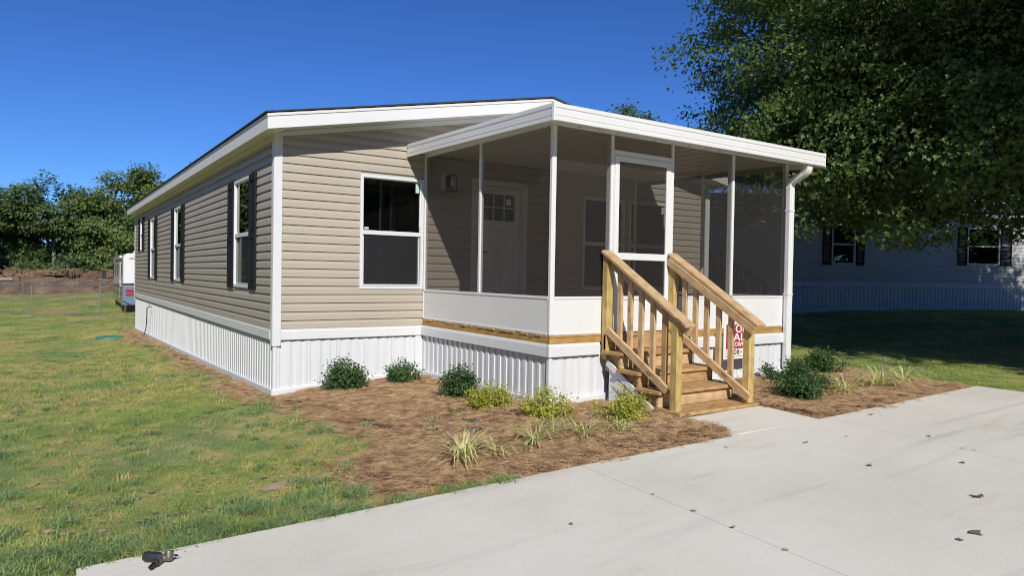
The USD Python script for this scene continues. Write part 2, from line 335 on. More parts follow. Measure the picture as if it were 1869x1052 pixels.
# ------------------------------------------------------------------ foliage helpers
def leaf_cloud(c, d, size, fold=.25, maple=False, jitter=.6, upbias=.6, r=rng, aspect=.8, outw=.5):
    """leaves at points c; d = outward directions; size per leaf"""
    n = len(c); size = np.broadcast_to(size, (n,))[:, None]
    nrm = d*outw + [0, 0, upbias] + r.normal(0, jitter, (n, 3)); nrm /= np.linalg.norm(nrm, axis=1, keepdims=True)
    t = d + r.normal(0, .7, (n, 3)) - [0, 0, .25]; t -= (t*nrm).sum(1, keepdims=True)*nrm; t /= np.linalg.norm(t, axis=1, keepdims=True)+1e-9
    b = np.cross(nrm, t)
    if maple:
        loc = np.array([[0, 0, 0], [-.52, .38, fold*.4], [-.20, .56, 0.0], [0, 1.0, -.12], [.20, .56, 0.0], [.52, .38, fold*.4]])
        tri = np.array([[0, 2, 1], [0, 3, 2], [0, 4, 3], [0, 5, 4]])
    else:
        loc = np.array([[0, 0, 0], [-.5*aspect, .5, fold*.3], [0, 1.0, -.08], [.5*aspect, .5, fold*.3]]); tri = np.array([[0, 2, 1], [0, 3, 2]])
    V = c[:, None] + size[:, None]*(loc[None, :, :1]*b[:, None] + loc[None, :, 1:2]*t[:, None] + loc[None, :, 2:]*nrm[:, None])
    k = len(loc); F = (np.arange(n)[:, None, None]*k + tri[None]).reshape(-1, 3)
    return V.reshape(-1, 3), F

def crown_points(center, radii, n_clump, per, spread, r, lump=.30, freq=1.3, shell=.55, low=-1., seed=3, sub=10, bough=.75, flat=.40):
    """boughs spread over the crown's outer part, each a flattened group of leaf clumps; returns clump centres, leaf points, outward directions"""
    nb = max(6, n_clump//sub)
    d = r.normal(0, 1, (nb*3, 3)); d /= np.linalg.norm(d, axis=1, keepdims=True); d = d[d[:, 2] > low][:nb]
    lum = 1 - lump + 2*lump*meshkit.fbm(d*freq*2+seed*7.3+20, 3, seed)
    rad = (shell + (1-shell)*r.random(len(d))**.5)*lum
    bc = np.array(center) + d*rad[:, None]*np.array(radii)
    size = bough*r.uniform(.55, 1.35, len(d))
    off = r.normal(0, 1, (len(d), sub, 3)); off /= np.maximum(1, np.linalg.norm(off, axis=2, keepdims=True)/1.25)
    off[..., 2] = off[..., 2]*flat - .22*(off[..., 0]**2+off[..., 1]**2)
    cc = (bc[:, None]+off*size[:, None, None]).reshape(-1, 3); dc = np.repeat(d, sub, 0)
    p = np.repeat(cc, per, 0) + r.normal(0, 1, (len(cc)*per, 3))*np.array([spread, spread, spread*.6])
    return cc, p, np.repeat(dc, per, 0)

def limb(p, q, r0, r1, r, wob=.06, n=7, sides=7):
    t = np.linspace(0, 1, n)[:, None]; p, q = np.array(p, float), np.array(q, float); L = np.linalg.norm(q-p)
    pts = p + (q-p)*t + r.normal(0, wob*L/ n, (n, 3))*np.sin(t*np.pi)
    pts[:, 2] += .06*L*np.sin(t[:, 0]*np.pi)
    return tube(pts, np.linspace(r0, r1, n), sides)

exec_parts = []
# ================================================================== GROUND
def grid_mesh(xs, ys, zf):
    X, Y = np.meshgrid(xs, ys, indexing="ij"); Z = zf(X, Y)
    v = np.stack([X, Y, Z], -1).reshape(-1, 3); n, m = len(xs), len(ys)
    i, j = np.meshgrid(np.arange(n-1), np.arange(m-1), indexing="ij"); a = (i*m+j).ravel()
    return v, np.vstack([np.stack([a, a+m, a+m+1], 1), np.stack([a, a+m+1, a+1], 1)])

def steps_to(near0, near1, far0, far1, d, k=1.25):
    a = list(np.arange(near0, near1+1e-6, d)); s = d
    while a[-1] < far1: s *= k; a.append(a[-1]+s)
    s = d
    while a[0] > far0: s *= k; a.insert(0, a[0]-s)
    return np.array(a)
gx, gy = steps_to(-8, 14, -600, 600, .22), steps_to(-8, 18, -600, 900, .22)
def lawn_z(X, Y):
    z = gz(X, Y) + .02*(meshkit.fbm(np.stack([X*.9, Y*.9, 0*X], -1), 3, 4)-.5)
    inside = (X > -.02) & (X < 8.25) & (Y > -2.95) & (Y < 16.2)
    slab = (X > -2.2) & (X < 7.3) & (Y < -5.25)
    return z - np.where(slab, .09, 0)
put(None, "ground", grid_mesh(gx, gy, lawn_z), GROUND, smooth=True)
tag(stage.GetPrimAtPath("/World/ground"), kind="structure")

# bare dirt worn into the lawn
from shapely.geometry import Polygon, Point, LineString
from shapely import contains_xy, prepare
def blob(cx, cy, rx, ry, rot, seed, n=40):
    t = np.linspace(0, 2*np.pi, n, endpoint=False)
    r = 1 + .55*(meshkit.fbm(np.stack([np.cos(t)*1.6+seed, np.sin(t)*1.6, 0*t], 1), 3, seed)-.5)*2
    x, y = rx*r*np.cos(t), ry*r*np.sin(t); c, s = math.cos(rot), math.sin(rot)
    return Polygon(np.stack([cx+c*x-s*y, cy+s*x+c*y], 1)).buffer(0)
def sheet(poly, h, d=.12, zf=None):
    from shapely import segmentize
    pts = trimesh.creation.triangulate_polygon(segmentize(poly, d*2), engine="earcut")
    m = trimesh.Trimesh(np.c_[pts[0], np.zeros(len(pts[0]))], pts[1], process=False)
    v, f = trimesh.remesh.subdivide_to_size(m.vertices, m.faces, max(d*3, .3), max_iter=12)
    n = np.cross(v[f[:,1]]-v[f[:,0]], v[f[:,2]]-v[f[:,0]])[:, 2]; f = np.where((n < 0)[:, None], f[:, ::-1], f)
    v[:, 2] = (zf or gz)(v[:, 0], v[:, 1]) + h
    return v, f
DIRTS = [blob(-.78, -3.74, .34, .11, .1, 3), blob(-.34, -3.84, .24, .10, -.1, 5), blob(-.75, -4.42, .42, .10, -.1, 6), blob(-2.0, 31.0, 1.35, 1.0, .2, 8), blob(6.5, 47, 5, 1.6, 0, 9),
         blob(-3.3, -2.2, .30, .12, .4, 11), blob(-.5, 24.0, .8, .35, .1, 12)]
for p in DIRTS:
    tag(stage.GetPrimAtPath(put(None, "dirt_patch", sheet(p, .006 if p.bounds[1] < 10 else .02, zf=lawn_z), DIRT, smooth=True)), kind="structure")

# ------------------------------------------------------------------ pine straw beds
BED_L = Polygon([(-.42, 16.0), (.05, 16.0), (.05, .05), (2.2, .05), (2.2, -3.05), (3.0, -3.05), (3.0, -5.06), (1.0, -4.90), (-.52, -4.66), (-.46, -4.2), (-.30, -3.6), (.12, -3.1), (.34, -2.5), (.02, -2.0), (.22, -1.3), (-.05, -.6), (-.22, .3), (-.32, 1.5), (-.22, 3.0), (-.36, 5.0), (-.25, 8.0), (-.45, 12.0)])
BED_R = Polygon([(3.95, -3.05), (3.95, -5.14), (4.1, -5.24), (5.5, -5.2), (7.35, -5.12), (7.62, -4.9), (7.35, -4.2), (7.75, -3.5), (7.9, -2.4), (8.4, -1.4), (9.3, -.9), (9.5, -.2), (8.9, .6), (8.2, .6), (8.2, -.02), (6.3, -.02), (6.3, -3.05)])
def bed_mesh(poly, d=.045):
    x0, y0, x1, y1 = poly.bounds
    xs, ys = np.arange(x0, x1+d, d), np.concatenate([np.arange(y0, min(y1, 4), d), np.arange(4, y1, .25)]) if y1 > 4 else np.arange(y0, y1+d, d)
    X, Y = np.meshgrid(xs, ys, indexing="ij"); pr = poly; prepare(pr)
    ins = contains_xy(poly, X, Y)
    from scipy.ndimage import distance_transform_edt
    dist = distance_transform_edt(ins)*d
    P = np.stack([X, Y, 0*X], -1)
    edge = dist + .10*(meshkit.fbm(P*4, 3, 9)-.5)*2
    Z = gz(X, Y) - .03 + .075*sst(edge/.22) + np.where(ins, .028*(meshkit.fbm(P*6, 4, 2)-.5) + .02*(meshkit.fbm(P*1.4, 2, 3)-.5), 0)
    v = np.stack([X, Y, Z], -1).reshape(-1, 3); n, m = X.shape
    i, j = np.meshgrid(np.arange(n-1), np.arange(m-1), indexing="ij"); a = (i*m+j).ravel()
    f = np.vstack([np.stack([a, a+m, a+m+1], 1), np.stack([a, a+m+1, a+1], 1)])
    keep = ins.ravel()[f].any(1)
    return v, f[keep]
for p in (BED_L, BED_R):
    tag(stage.GetPrimAtPath(put(None, "mulch_bed", bed_mesh(p), MULCH, smooth=True)), kind="structure")
def bed_z(x, y): return gz(x, y) + .045

# ------------------------------------------------------------------ driveway slabs and walkway
drive = thing("driveway", None, None, (0, 0, 0), kind="structure")
SLABS = []
def slab(parent, name, quad, top=.035, th=.14, joint=.0035):
    """quad: four (x, y) corners counter-clockwise; gently sloped top with a rounded edge"""
    q = np.array(Polygon(quad).buffer(-joint, join_style=2).exterior.coords)[:4]
    if Polygon(q).exterior.is_ccw is False: q = q[::-1]
    ctr = q.mean(0); zc_ = gz(q[:, 0], q[:, 1])+top
    ring = lambda ins, dz: np.array([[*(p + (ctr-p)/np.linalg.norm(ctr-p)*ins), z] for p, z in zip(q, zc_)])
    SLABS.append(np.c_[q, zc_])
    rows = [(0., -th), (0., -.006), (.002, -.0015), (.007, 0.)]
    R = []
    for ins, dz in rows:
        r = ring(ins, dz); r[:, 2] += dz; R.append(r)
    return put(parent, name, loft(None, R), CONCRETE)
# far edge of the drive runs from (-2.33,-4.55) to (7.55,-5.09)
slab(drive, "concrete_slab", [(-2.50, -14.5), (.42, -14.5), (1.07, -4.955), (-2.33, -4.555)])
slab(drive, "concrete_slab", [(.42, -14.5), (2.6, -14.5), (4.02, -5.205), (1.07, -4.955)])
slab(drive, "concrete_slab", [(2.6, -14.5), (7.1, -14.5), (7.56, -5.09), (4.02, -5.205)], joint=.006)
walk = thing("walkway", None, None, (0, 0, 0), kind="structure")
slab(walk, "concrete_slab", [(2.72, -5.095), (3.96, -5.2), (4.09, -4.40), (2.89, -4.30)], top=.022, joint=.008)

# ================================================================== HOUSE
PITCH_R, XM, W, L = .194, 4.145, 8.29, 16.35
OX, OY = .205, .40
ZE = 3.403      # eave fascia bottom
def rake(x): return ZE + PITCH_R*(OX + (x if x <= XM else W-x))
house = thing("manufactured_house", "single-storey tan vinyl-sided house with white trim, black shutters and white skirting", "house", (0, 0, 0))

def course_mesh(p0, p1, z0, outward, seed, top=None):
    """one lap of Dutch-lap siding from p0 to p1 (xy) with its bottom edge at z0"""
    p0, p1 = np.array(p0, float), np.array(p1, float); Ls = np.linalg.norm(p1-p0); n = max(2, int(Ls/.55)+1)
    prof = [(-.004, .004), (.004, .004), (.0195, 0), (.0200, .003), (.0160, .066), (.0060, .088), (.0028, .1135), (-.004, .1135)]
    s = np.linspace(0, 1, n); R = []
    for k in s:
        p = p0+(p1-p0)*k
        w = .0022*(meshkit.noise(np.array([p[0]*.8+seed*3.1, p[1]*.8, z0*7]), 5)-.5)
        R.append([[p[0]+outward[0]*(o+w*(o > 0)), p[1]+outward[1]*(o+w*(o > 0)), z0+z] for o, z in prof])
    v, f = loft(None, R)
    return v, f
CO = .1143
def segments(a, b, z, openings):
    segs = [(a, b)]
    for o0, o1, z0, z1 in openings:
        if z+CO*.6 > z0 and z+CO*.4 < z1:
            new = []
            for s0, s1 in segs:
                if o1 <= s0 or o0 >= s1: new.append((s0, s1)); continue
                if o0 > s0: new.append((s0, o0))
                if o1 < s1: new.append((o1, s1))
            segs = new
    return [s for s in segs if s[1]-s[0] > .02]

FRONT_OPEN = [(1.15, 2.12, 1.425, 3.02), (2.93, 3.965, .80, 3.12), (5.13, 6.08, 1.425, 3.02), (6.19, 7.14, 1.425, 3.02)]
LEFT_OPEN = [(1.24, 2.22, 1.40, 3.03), (7.18, 8.16, 1.40, 3.03), (11.38, 12.36, 1.40, 3.03), (14.17, 14.75, 2.20, 3.18)]
Z0 = .895
k = 0
while True:      # front gable wall, lap by lap
    z = Z0 + k*CO
    if z > rake(XM)-.09: break
    a, b = .088, W-.088
    zt = z + CO
    if zt > rake(a)-.03:
        a = max(a, (z+.035-ZE)/PITCH_R - OX); b = W-a
    for s0, s1 in segments(a, b, z, [(o[0]+.01, o[1]-.01, o[2]+.02, o[3]-.02) for o in FRONT_OPEN]):
        put(house, "siding_course", course_mesh((s0, 0), (s1, 0), z, (0, -1), k), SIDING)
    k += 1
for k in range(22):
    z = Z0 + k*CO
    for s0, s1 in segments(.088, L-.088, z, [(o[0]+.01, o[1]-.01, o[2]+.02, o[3]-.02) for o in LEFT_OPEN]):
        put(house, "siding_course", course_mesh((0, s1), (0, s0), z, (-1, 0), k+50), SIDING)
    put(house, "siding_course", course_mesh((W, .088), (W, L-.088), z, (1, 0), k+90), SIDING)

# wall boards behind the siding, with openings
def wall_board(outline, holes):
    return trimesh.creation.extrude_polygon(Polygon(outline, [[(h[0]+.05, h[2]+.05), (h[1]-.05, h[2]+.05), (h[1]-.05, h[3]-.05), (h[0]+.05, h[3]-.05)] for h in holes]), .08, engine="earcut")
m = wall_board([(0, .80), (W, .80), (W, rake(W)-.004), (XM, rake(XM)-.004), (0, rake(0)-.004)], [(o[0], o[1], max(o[2], .86), o[3]) for o in FRONT_OPEN])
v = np.array(m.vertices); put(house, "wall", (np.stack([v[:,0], .006+v[:,2], v[:,1]], 1), m.faces[:, ::-1]), INTERIOR)
m = wall_board([(.09, .80), (L, .80), (L, 3.42), (.09, 3.42)], LEFT_OPEN)
v = np.array(m.vertices); put(house, "wall", (np.stack([.006+v[:,2], v[:,0], v[:,1]], 1), np.array(m.faces)), INTERIOR)
put(house, "wall", box(W-.086, W-.006, .09, L, .80, 3.42), INTERIOR)
put(house, "wall", prism([(.09, .80), (W-.09, .80), (W-.09, 3.42), (XM, 4.25), (.09, 3.42)], L-.08, L), SIDING)
put(house, "floor", box(.09, W-.09, .09, L-.09, .78, .86), INTERIOR)
put(house, "ceiling", box(.09, W-.09, .09, L-.09, 3.30, 3.36), INTERIOR)
put(house, "interior_wall", box(.09, W-.09, 3.6, 3.7, .86, 3.30), INTERIOR)
put(house, "interior_wall", box(2.55, 2.65, .09, 3.6, .86, 3.30), INTERIOR)

# corner posts
def corner_post(x, y, sx, sy, z0, z1):
    t, w = .024, .086
    A = rbox(*sorted((x-sx*t, x+sx*w)), *sorted((y-sy*t, y)), z0, z1, .003)
    B = rbox(*sorted((x-sx*t, x)), *sorted((y+.0005*sy, y+sy*w)), z0+.001, z1-.001, .003)
    return cat_(A, B)
put(house, "corner_post", corner_post(0, 0, 1, 1, .675, rake(0)-.002), WHITE)
put(house, "corner_post", corner_post(W, 0, -1, 1, .675, rake(W)-.002), WHITE)
put(house, "corner_post", corner_post(0, L, 1, -1, .675, ZE-.002), WHITE)

# roof, fascia, soffit
def roof_side(s):
    xe = -OX-.03 if s < 0 else W+OX+.03
    zt = lambda x: 3.606 + PITCH_R*(OX + (x if s < 0 else W-x))
    poly = [(xe, zt(xe)), (XM, zt(XM)), (XM, zt(XM)+.022), (xe, zt(xe)+.014)]
    return prism(poly, -OY-.02, L+OY+.02)
roof = put(house, "roof", roof_side(-1), SHINGLE); put(house, "roof", roof_side(1), SHINGLE)
for s in (-1, 1):
    def X(x): return x if s < 0 else W-x
    zb = lambda x: ZE + PITCH_R*(OX+x)
    f = [(X(-OX), zb(-OX)), (X(XM-.001), zb(XM)), (X(XM-.001), zb(XM)+.150), (X(-OX), zb(-OX)+.150)]
    put(house, "rake_fascia", prism(f, -OY, -OY+.022), WHITE_FASCIA)
    f = [(X(-OX-.006), zb(-OX)+.153), (X(XM-.001), zb(XM)+.153), (X(XM-.001), zb(XM)+.186), (X(-OX-.006), zb(-OX)+.186)]
    put(house, "drip_edge", prism(f, -OY-.010, -OY+.022), WHITE_METAL)
    f = [(X(-OX+.022), zb(-OX+.022)+.012), (X(XM-.001), zb(XM)+.012), (X(XM-.001), zb(XM)+.022), (X(-OX+.022), zb(-OX+.022)+.022)]
    put(house, "gable_soffit", prism(f, -OY+.023, -.002), SOFFIT)
    f = [(X(.05), zb(.05)-.055), (X(XM-.001), zb(XM)-.055), (X(XM-.001), zb(XM)+.008), (X(.05), zb(.05)+.008)]
    put(house, "frieze_trim", prism(f, -.026, -.004), WHITE)
    xa, xb = sorted((X(-OX), X(-OX+.022)))
    put(house, "eave_fascia", box(xa, xb, -OY+.0225, L+OY, ZE, ZE+.150), WHITE_FASCIA)
    xa, xb = sorted((X(-OX-.008), X(-OX+.022)))
    put(house, "drip_edge", box(xa, xb, -OY+.0225, L+OY, ZE+.153, ZE+.186), WHITE_METAL)
    xa, xb = sorted((X(-OX+.022), X(-.002)))
    put(house, "eave_soffit", box(xa, xb, -OY+.0235, L+OY, ZE+.016, ZE+.026), SOFFIT)
    xa, xb = sorted((X(-.030), X(-.004)))
    put(house, "frieze_trim", rbox(xa, xb, .09, L-.09, ZE-.055, ZE+.014, .006), SOFFIT)

# ---- skirting
def skirt_profile(w, off=0):
    """(s, o, vent) across one panel"""
    p = []; q = w/3
    for i in range(3):
        b = i*q
        p += [(b+.001, .012, 0), (b+.050, .012, 0), (b+.057, .001, i == 1), (b+.094, .001, i == 1), (b+.101, .0065, 0), (b+.122, .0065, 0), (b+q-.004, .012, 0)]
    p.append((w-.001, .012, 0)); return p
def skirt_run(parent, p0, p1, outward, ztop, zbot_f, name="skirting_panel", width=.406, matl=SKIRT):
    p0, p1 = np.array(p0, float), np.array(p1, float); Ls = np.linalg.norm(p1-p0); e = (p1-p0)/Ls; s = 0
    while s < Ls-.02:
        w = min(width, Ls-s); pr = [q for q in skirt_profile(width) if q[0] <= w]
        v, vent = [], []
        for (a, o, vt) in pr:
            p = p0+e*(s+a)+np.array(outward)*(o-.012)
            for z in (zbot_f(*p), ztop): v.append([p[0], p[1], z]); vent.append(float(vt))
        n = len(pr); i = np.arange(n-1)*2
        f = np.vstack([np.stack([i, i+2, i+3], 1), np.stack([i, i+3, i+1], 1)])
        v = np.array(v); nn = np.cross(v[f[0,1]]-v[f[0,0]], v[f[0,2]]-v[f[0,0]])
        if np.dot(nn[:2], outward) < 0: f = f[:, ::-1]
        put(parent, name, (v, f), matl, extra={"vent": np.array(vent)} if matl is SKIRT else None)
        s += width
def rail_run(parent, name, p0, p1, outward, prof, matl, zf=None, n=2):
    """profile [(o, z)] closed, swept from p0 to p1"""
    p0, p1 = np.array(p0, float), np.array(p1, float); R = []
    for t in np.linspace(0, 1, n):
        p = p0+(p1-p0)*t; zz = zf(*p) if zf else 0
        R.append([[p[0]+outward[0]*o, p[1]+outward[1]*o, z+zz] for o, z in prof])
    v, f = loft(None, R)
    m = trimesh.Trimesh(v, f, process=False); 
    if m.volume < 0: f = f[:, ::-1]
    put(parent, name, (v, f), matl)
TOPRAIL = [(-.006, .757), (.030, .757), (.030, .868), (.022, .874), (.022, .886), (.012, .895), (-.006, .895)]
BOTRAIL = [(-.012, -.08), (.022, -.08), (.022, .098), (.016, .108), (-.012, .108)]
gl = lambda x, y: float(gz(x, y))
skirt_run(house, (.03, .006), (2.12, .006), (0, -1), .80, lambda x, y: gl(x, y)-.05)
skirt_run(house, (.006, L-.02), (.006, .03), (-1, 0), .80, lambda x, y: gl(x, y)-.05)
skirt_run(house, (6.34, .006), (W-.02, .006), (0, -1), .80, lambda x, y: gl(x, y)-.05)
rail_run(house, "skirting_top_rail", (.087, 0), (2.118, 0), (0, -1), TOPRAIL, WHITE)
rail_run(house, "skirting_top_rail", (0, .087), (0, L), (-1, 0), TOPRAIL, WHITE)
rail_run(house, "skirting_top_rail", (6.34, 0), (W-.087, 0), (0, -1), TOPRAIL, WHITE)
rail_run(house, "skirting_bottom_rail", (-.020, -.004), (2.118, -.004), (0, -1), BOTRAIL, WHITE, gl, 5)
rail_run(house, "skirting_bottom_rail", (-.004, 0), (-.004, L), (-1, 0), BOTRAIL, WHITE, gl, 24)
rail_run(house, "skirting_bottom_rail", (6.34, -.004), (W, -.004), (0, -1), BOTRAIL, WHITE, gl, 5)
put(house, "skirting_corner", cat_(rbox(-.010, .036, -.010, .002, .09, .68, .003), rbox(-.010, .0015, .0025, .036, .09, .68, .003)), WHITE)
put(house, "skirting_corner", rbox(2.02, 2.145, -.012, .002, .02, .757, .003), WHITE)

# ---- windows
def window(parent, plane, s0, s1, z0, z1, zr=None, sticker=False, inside=True):
    """plane 'front' (wall y = 0, s = x) or 'left' (wall x = 0, s = y). casing, two sashes, panes, insect screen on the lower sash"""
    def B(a0, a1, o0, o1, b0, b1, c=.003):     # s range, outward range, z range
        if plane == "front": return rbox(a0, a1, -o1, -o0, b0, b1, c)
        return rbox(-o1, -o0, a0, a1, b0, b1, c)
    zr = zr or (z0+z1)/2; cw = .042
    path = numbered(parent+"/window"); UsdGeom.Xform.Define(stage, path)
    casing = cat_(B(s0, s0+cw, -.06, .030, z0+cw, z1-cw), B(s1-cw, s1, -.06, .030, z0+cw, z1-cw), B(s0, s1, -.06, .030, z0, z0+cw), B(s0, s1, -.06, .030, z1-cw, z1))
    put(path, "frame", casing, WHITE)
    a0, a1, b0, b1 = s0+cw, s1-cw, z0+cw, z1-cw; t = .028
    up_ = cat_(B(a0, a0+.012, -.03, .010, zr, b1-.012), B(a1-.012, a1, -.03, .010, zr, b1-.012), B(a0, a1, -.03, .010, b1-.012, b1), B(a0, a1, -.03, .020, zr-.030, zr+.030))
    put(path, "sash", up_, WHITE)
    lo = cat_(B(a0, a0+t, -.045, -.006, b0+t, zr-.032), B(a1-t, a1, -.045, -.006, b0+t, zr-.032), B(a0, a1, -.045, -.006, b0, b0+t))
    put(path, "sash", lo, WHITE)
    put(path, "pane", B(a0+.010, a1-.010, -.012, -.008, zr+.028, b1-.010, .0005), PANE)
    put(path, "pane", B(a0+t-.002, a1-t+.002, -.032, -.028, b0+t-.002, zr-.03, .0005), PANE)
    if plane == "front":
        q = np.array([[a0+t-.004, -.0035, b0+t-.004], [a1-t+.004, -.0035, b0+t-.004], [a1-t+.004, -.0035, zr-.028], [a0+t-.004, -.0035, zr-.028]])
        q2 = q[[0, 1, 2, 3]]
    else:
        q = np.array([[-.0035, a1-t+.004, b0+t-.004], [-.0035, a0+t-.004, b0+t-.004], [-.0035, a0+t-.004, zr-.028], [-.0035, a1-t+.004, zr-.028]])
    put(path, "insect_screen", (q, np.array([[0, 1, 2], [0, 2, 3]])), WSCREEN)
    if sticker:
        put(path, "sticker", B(a1-.075, a1-.022, -.0075, -.0065, b1-.155, b1-.02, .0003), STICKER)
        put(path, "sticker", B(a0+.03, a0+.095, -.0075, -.0065, zr+.045, zr+.075, .0003), STICKER)
        put(path, "latch", B(a1-.018, a1+.002, -.006, .014, zr+.1, b1-.2, .002), WHITE)
    return path
for i, o in enumerate(FRONT_OPEN):
    if i != 1: window(house, "front", *o, zr=2.217, sticker=(i != 2))
for o in LEFT_OPEN: window(house, "left", *o, zr=None if o[2] > 2 else 2.19)
# slat blinds hang inside the two nearest side windows
for o in LEFT_OPEN[:3]:
    V = [rbox(.075, .078, o[0]+.07, o[1]-.07, z, z+.019, .001) for z in np.arange(o[2]+.85, o[3]-.06, .026)]
    put(house, "window_blind", cat_(*V), WHITE)

def shutter(y0, y1, z0, z1):
    path = numbered(house+"/shutter"); UsdGeom.Xform.Define(stage, path)
    f = .052
    zm = z0+(z1-z0)*.47
    fr = cat_(rbox(-.046, -.016, y0, y0+f, z0, z1, .004), rbox(-.046, -.016, y1-f, y1, z0, z1, .004),
              *[rbox(-.0455, -.0165, y0+f, y1-f, a, b, .003) for a, b in ((z0, z0+.10), (zm-.05, zm+.05), (z1-.10, z1))])
    put(path, "frame", fr, SHUTTER)
    for a, b in ((z0+.10, zm-.05), (zm+.05, z1-.10)):
        put(path, "panel", cat_(rbox(-.030, -.018, y0+f, y1-f, a, b, .002), rbox(-.040, -.029, y0+f+.035, y1-f-.035, a+.035, b-.035, .007)), SHUTTER)
for y0, y1, z0, z1 in ((.86, 1.215, 1.385, 3.03), (2.245, 2.60, 1.385, 3.03), (6.80, 7.155, 1.385, 3.03), (8.185, 8.54, 1.385, 3.03),
                       (11.0, 11.355, 1.385, 3.03), (12.385, 12.74, 1.385, 3.03), (13.79, 14.145, 2.19, 3.18), (14.775, 15.13, 2.19, 3.18)):
    shutter(y0, y1, z0, z1)

# ---- front door
dp = house+"/front_door"; UsdGeom.Xform.Define(stage, dp)
put(dp, "casing", cat_(rbox(2.93, 3.015, -.032, .02, .985, 3.035, .006), rbox(3.88, 3.965, -.032, .02, .985, 3.035, .006), rbox(2.93, 3.965, -.033, .02, 3.036, 3.12, .006),
                      rbox(3.016, 3.04, -.012, .05, .985, 3.034, .003), rbox(3.855, 3.879, -.012, .05, .985, 3.034, .003)), WHITE)
dx0, dx1, dz0, dz1 = 3.042, 3.853, .995, 3.03
gx0, gx1, gz0, gz1 = 3.155, 3.745, 2.50, 2.915
slabm = trimesh.creation.extrude_polygon(Polygon([(dx0, dz0), (dx1, dz0), (dx1, dz1), (dx0, dz1)], [[(gx0, gz0), (gx1, gz0), (gx1, gz1), (gx0, gz1)]]), .04, engine="earcut")
v = np.array(slabm.vertices); put(dp, "leaf", (np.stack([v[:,0], .018+v[:,2], v[:,1]], 1), slabm.faces[:, ::-1]), WHITE)
put(dp, "panel_trim", cat_(*[rbox(a, b, .006, .018, c, d, .004) for a, b, c, d in ((3.155, 3.425, 1.12, 1.14), (3.155, 3.425, 2.36, 2.38), (3.155, 3.175, 1.142, 2.358), (3.405, 3.425, 1.142, 2.358),
     (3.475, 3.745, 1.12, 1.14), (3.475, 3.745, 2.36, 2.38), (3.475, 3.495, 1.142, 2.358), (3.725, 3.745, 1.142, 2.358))]), WHITE)
mt = [rbox(gx0-.03, gx0, .006, .018, gz0-.03, gz1+.03), rbox(gx1, gx1+.03, .006, .018, gz0-.03, gz1+.03), rbox(gx0+.001, gx1-.001, .006, .018, gz0-.03, gz0), rbox(gx0+.001, gx1-.001, .006, .018, gz1, gz1+.03)]
for t in (1/3, 2/3): mt.append(rbox(gx0+(gx1-gx0)*t-.009, gx0+(gx1-gx0)*t+.009, .012, .03, gz0+.001, gz1-.001))
mt.append(rbox(gx0+.001, gx1-.001, .013, .029, (gz0+gz1)/2-.009, (gz0+gz1)/2+.009))
put(dp, "muntin", cat_(*mt), WHITE)
for i in range(3):
    for j in range(2):
        a = gx0+(gx1-gx0)*i/3; b = gz0+(gz1-gz0)*j/2
        put(dp, "pane", rbox(a+.01, a+(gx1-gx0)/3-.01, .032, .036, b+.01, b+(gz1-gz0)/2-.01, .0005), PANE)
put(dp, "notice", rbox(3.595, 3.685, .0305, .0315, 2.755, 2.855, .0003), SIGNW)
put(dp, "handle", cat_(rbox(3.075, 3.115, -.012, .017, 1.93, 2.09, .006), tube([(3.095, -.012, 2.0), (3.095, -.05, 2.0), (3.12, -.058, 2.0), (3.20, -.058, 2.0)], .010, 8)), BLACK_METAL)

# ---- wall lantern beside the door
lp = house+"/wall_lantern"; UsdGeom.Xform.Define(stage, lp)
put(lp, "mounting_block", rbox(2.405, 2.625, -.036, 0, 2.90, 3.15, .006), WHITE)
l0, l1, ly0, ly1, lz0, lz1 = 2.455, 2.575, -.20, -.075, 2.885, 3.10
bars = [rbox(x, x+.012, y, y+.012, lz0, lz1, .002) for x in (l0, l1-.012) for y in (ly0, ly1-.012)]
bars += [rbox(l0, l1, ly0, ly1, lz1, lz1+.012, .003), rbox(l0-.004, l1+.004, ly0-.004, ly1+.004, lz0-.012, lz0, .003), rbox(2.47, 2.56, -.075, -.036, 2.93, 3.10, .004), rbox(2.495, 2.535, -.16, -.115, lz1+.012, lz1+.03, .004)]
put(lp, "cage", cat_(*bars), BLACK_METAL)
put(lp, "bulb", lathe([(.012, 3.09), (.014, 3.05), (.028, 3.01), (.030, 2.98), (.02, 2.955), (.002, 2.95)], (2.515, -.1375, 0), 14), BULB)

# ---- water tap and its hose stub at the far end of the side wall
put(house, "outdoor_tap", cat_(tube([(-.005, 12.1, .62), (-.09, 12.1, .62), (-.11, 12.1, .60), (-.115, 12.1, .56)], .014, 8), tube([(-.075, 12.1, .62), (-.075, 12.1, .665)], .008, 6), rbox(-.105, -.045, 12.09, 12.11, .662, .672, .004)), BRASS)
hz = float(gz(-.2, 12.9))
cab = thing("hose_lead", "thin dark hose hanging from tap to ground on the white skirting", "hose", (-.115, 12.1, .56))
put(cab, "hose", tube([(-.115, 12.1, .575), (-.118, 12.18, .52), (-.10, 12.32, .40), (-.085, 12.52, .18), (-.08, 12.72, -.02), (-.085, 12.95, -.16), (-.10, 13.1, hz+.03), (-.16, 13.2, hz+.02)], .013, 8), CABLE)
put(cab, "coupling", tube([(-.115, 12.1, .60), (-.116, 12.11, .565)], .019, 8), BRASS)
# ================================================================== SCREENED PORCH
porch = thing("screened_porch", "white framed screened porch with flat roof and timber floor edge before the house door", "porch", (2.13, -3.11, 0))
PX0, PX1, PY = 2.13, 6.35, -3.11
def lumber(parent, name, p, q, w, h, matl, upv=(0, 0, 1), c=.004, label=None):
    (v, f), loc = bar(p, q, w, h, upv, c)
    return put(parent, name, (v, f), matl, extra={"grain": loc + rng.uniform(-20, 20, 3)}, label=label)
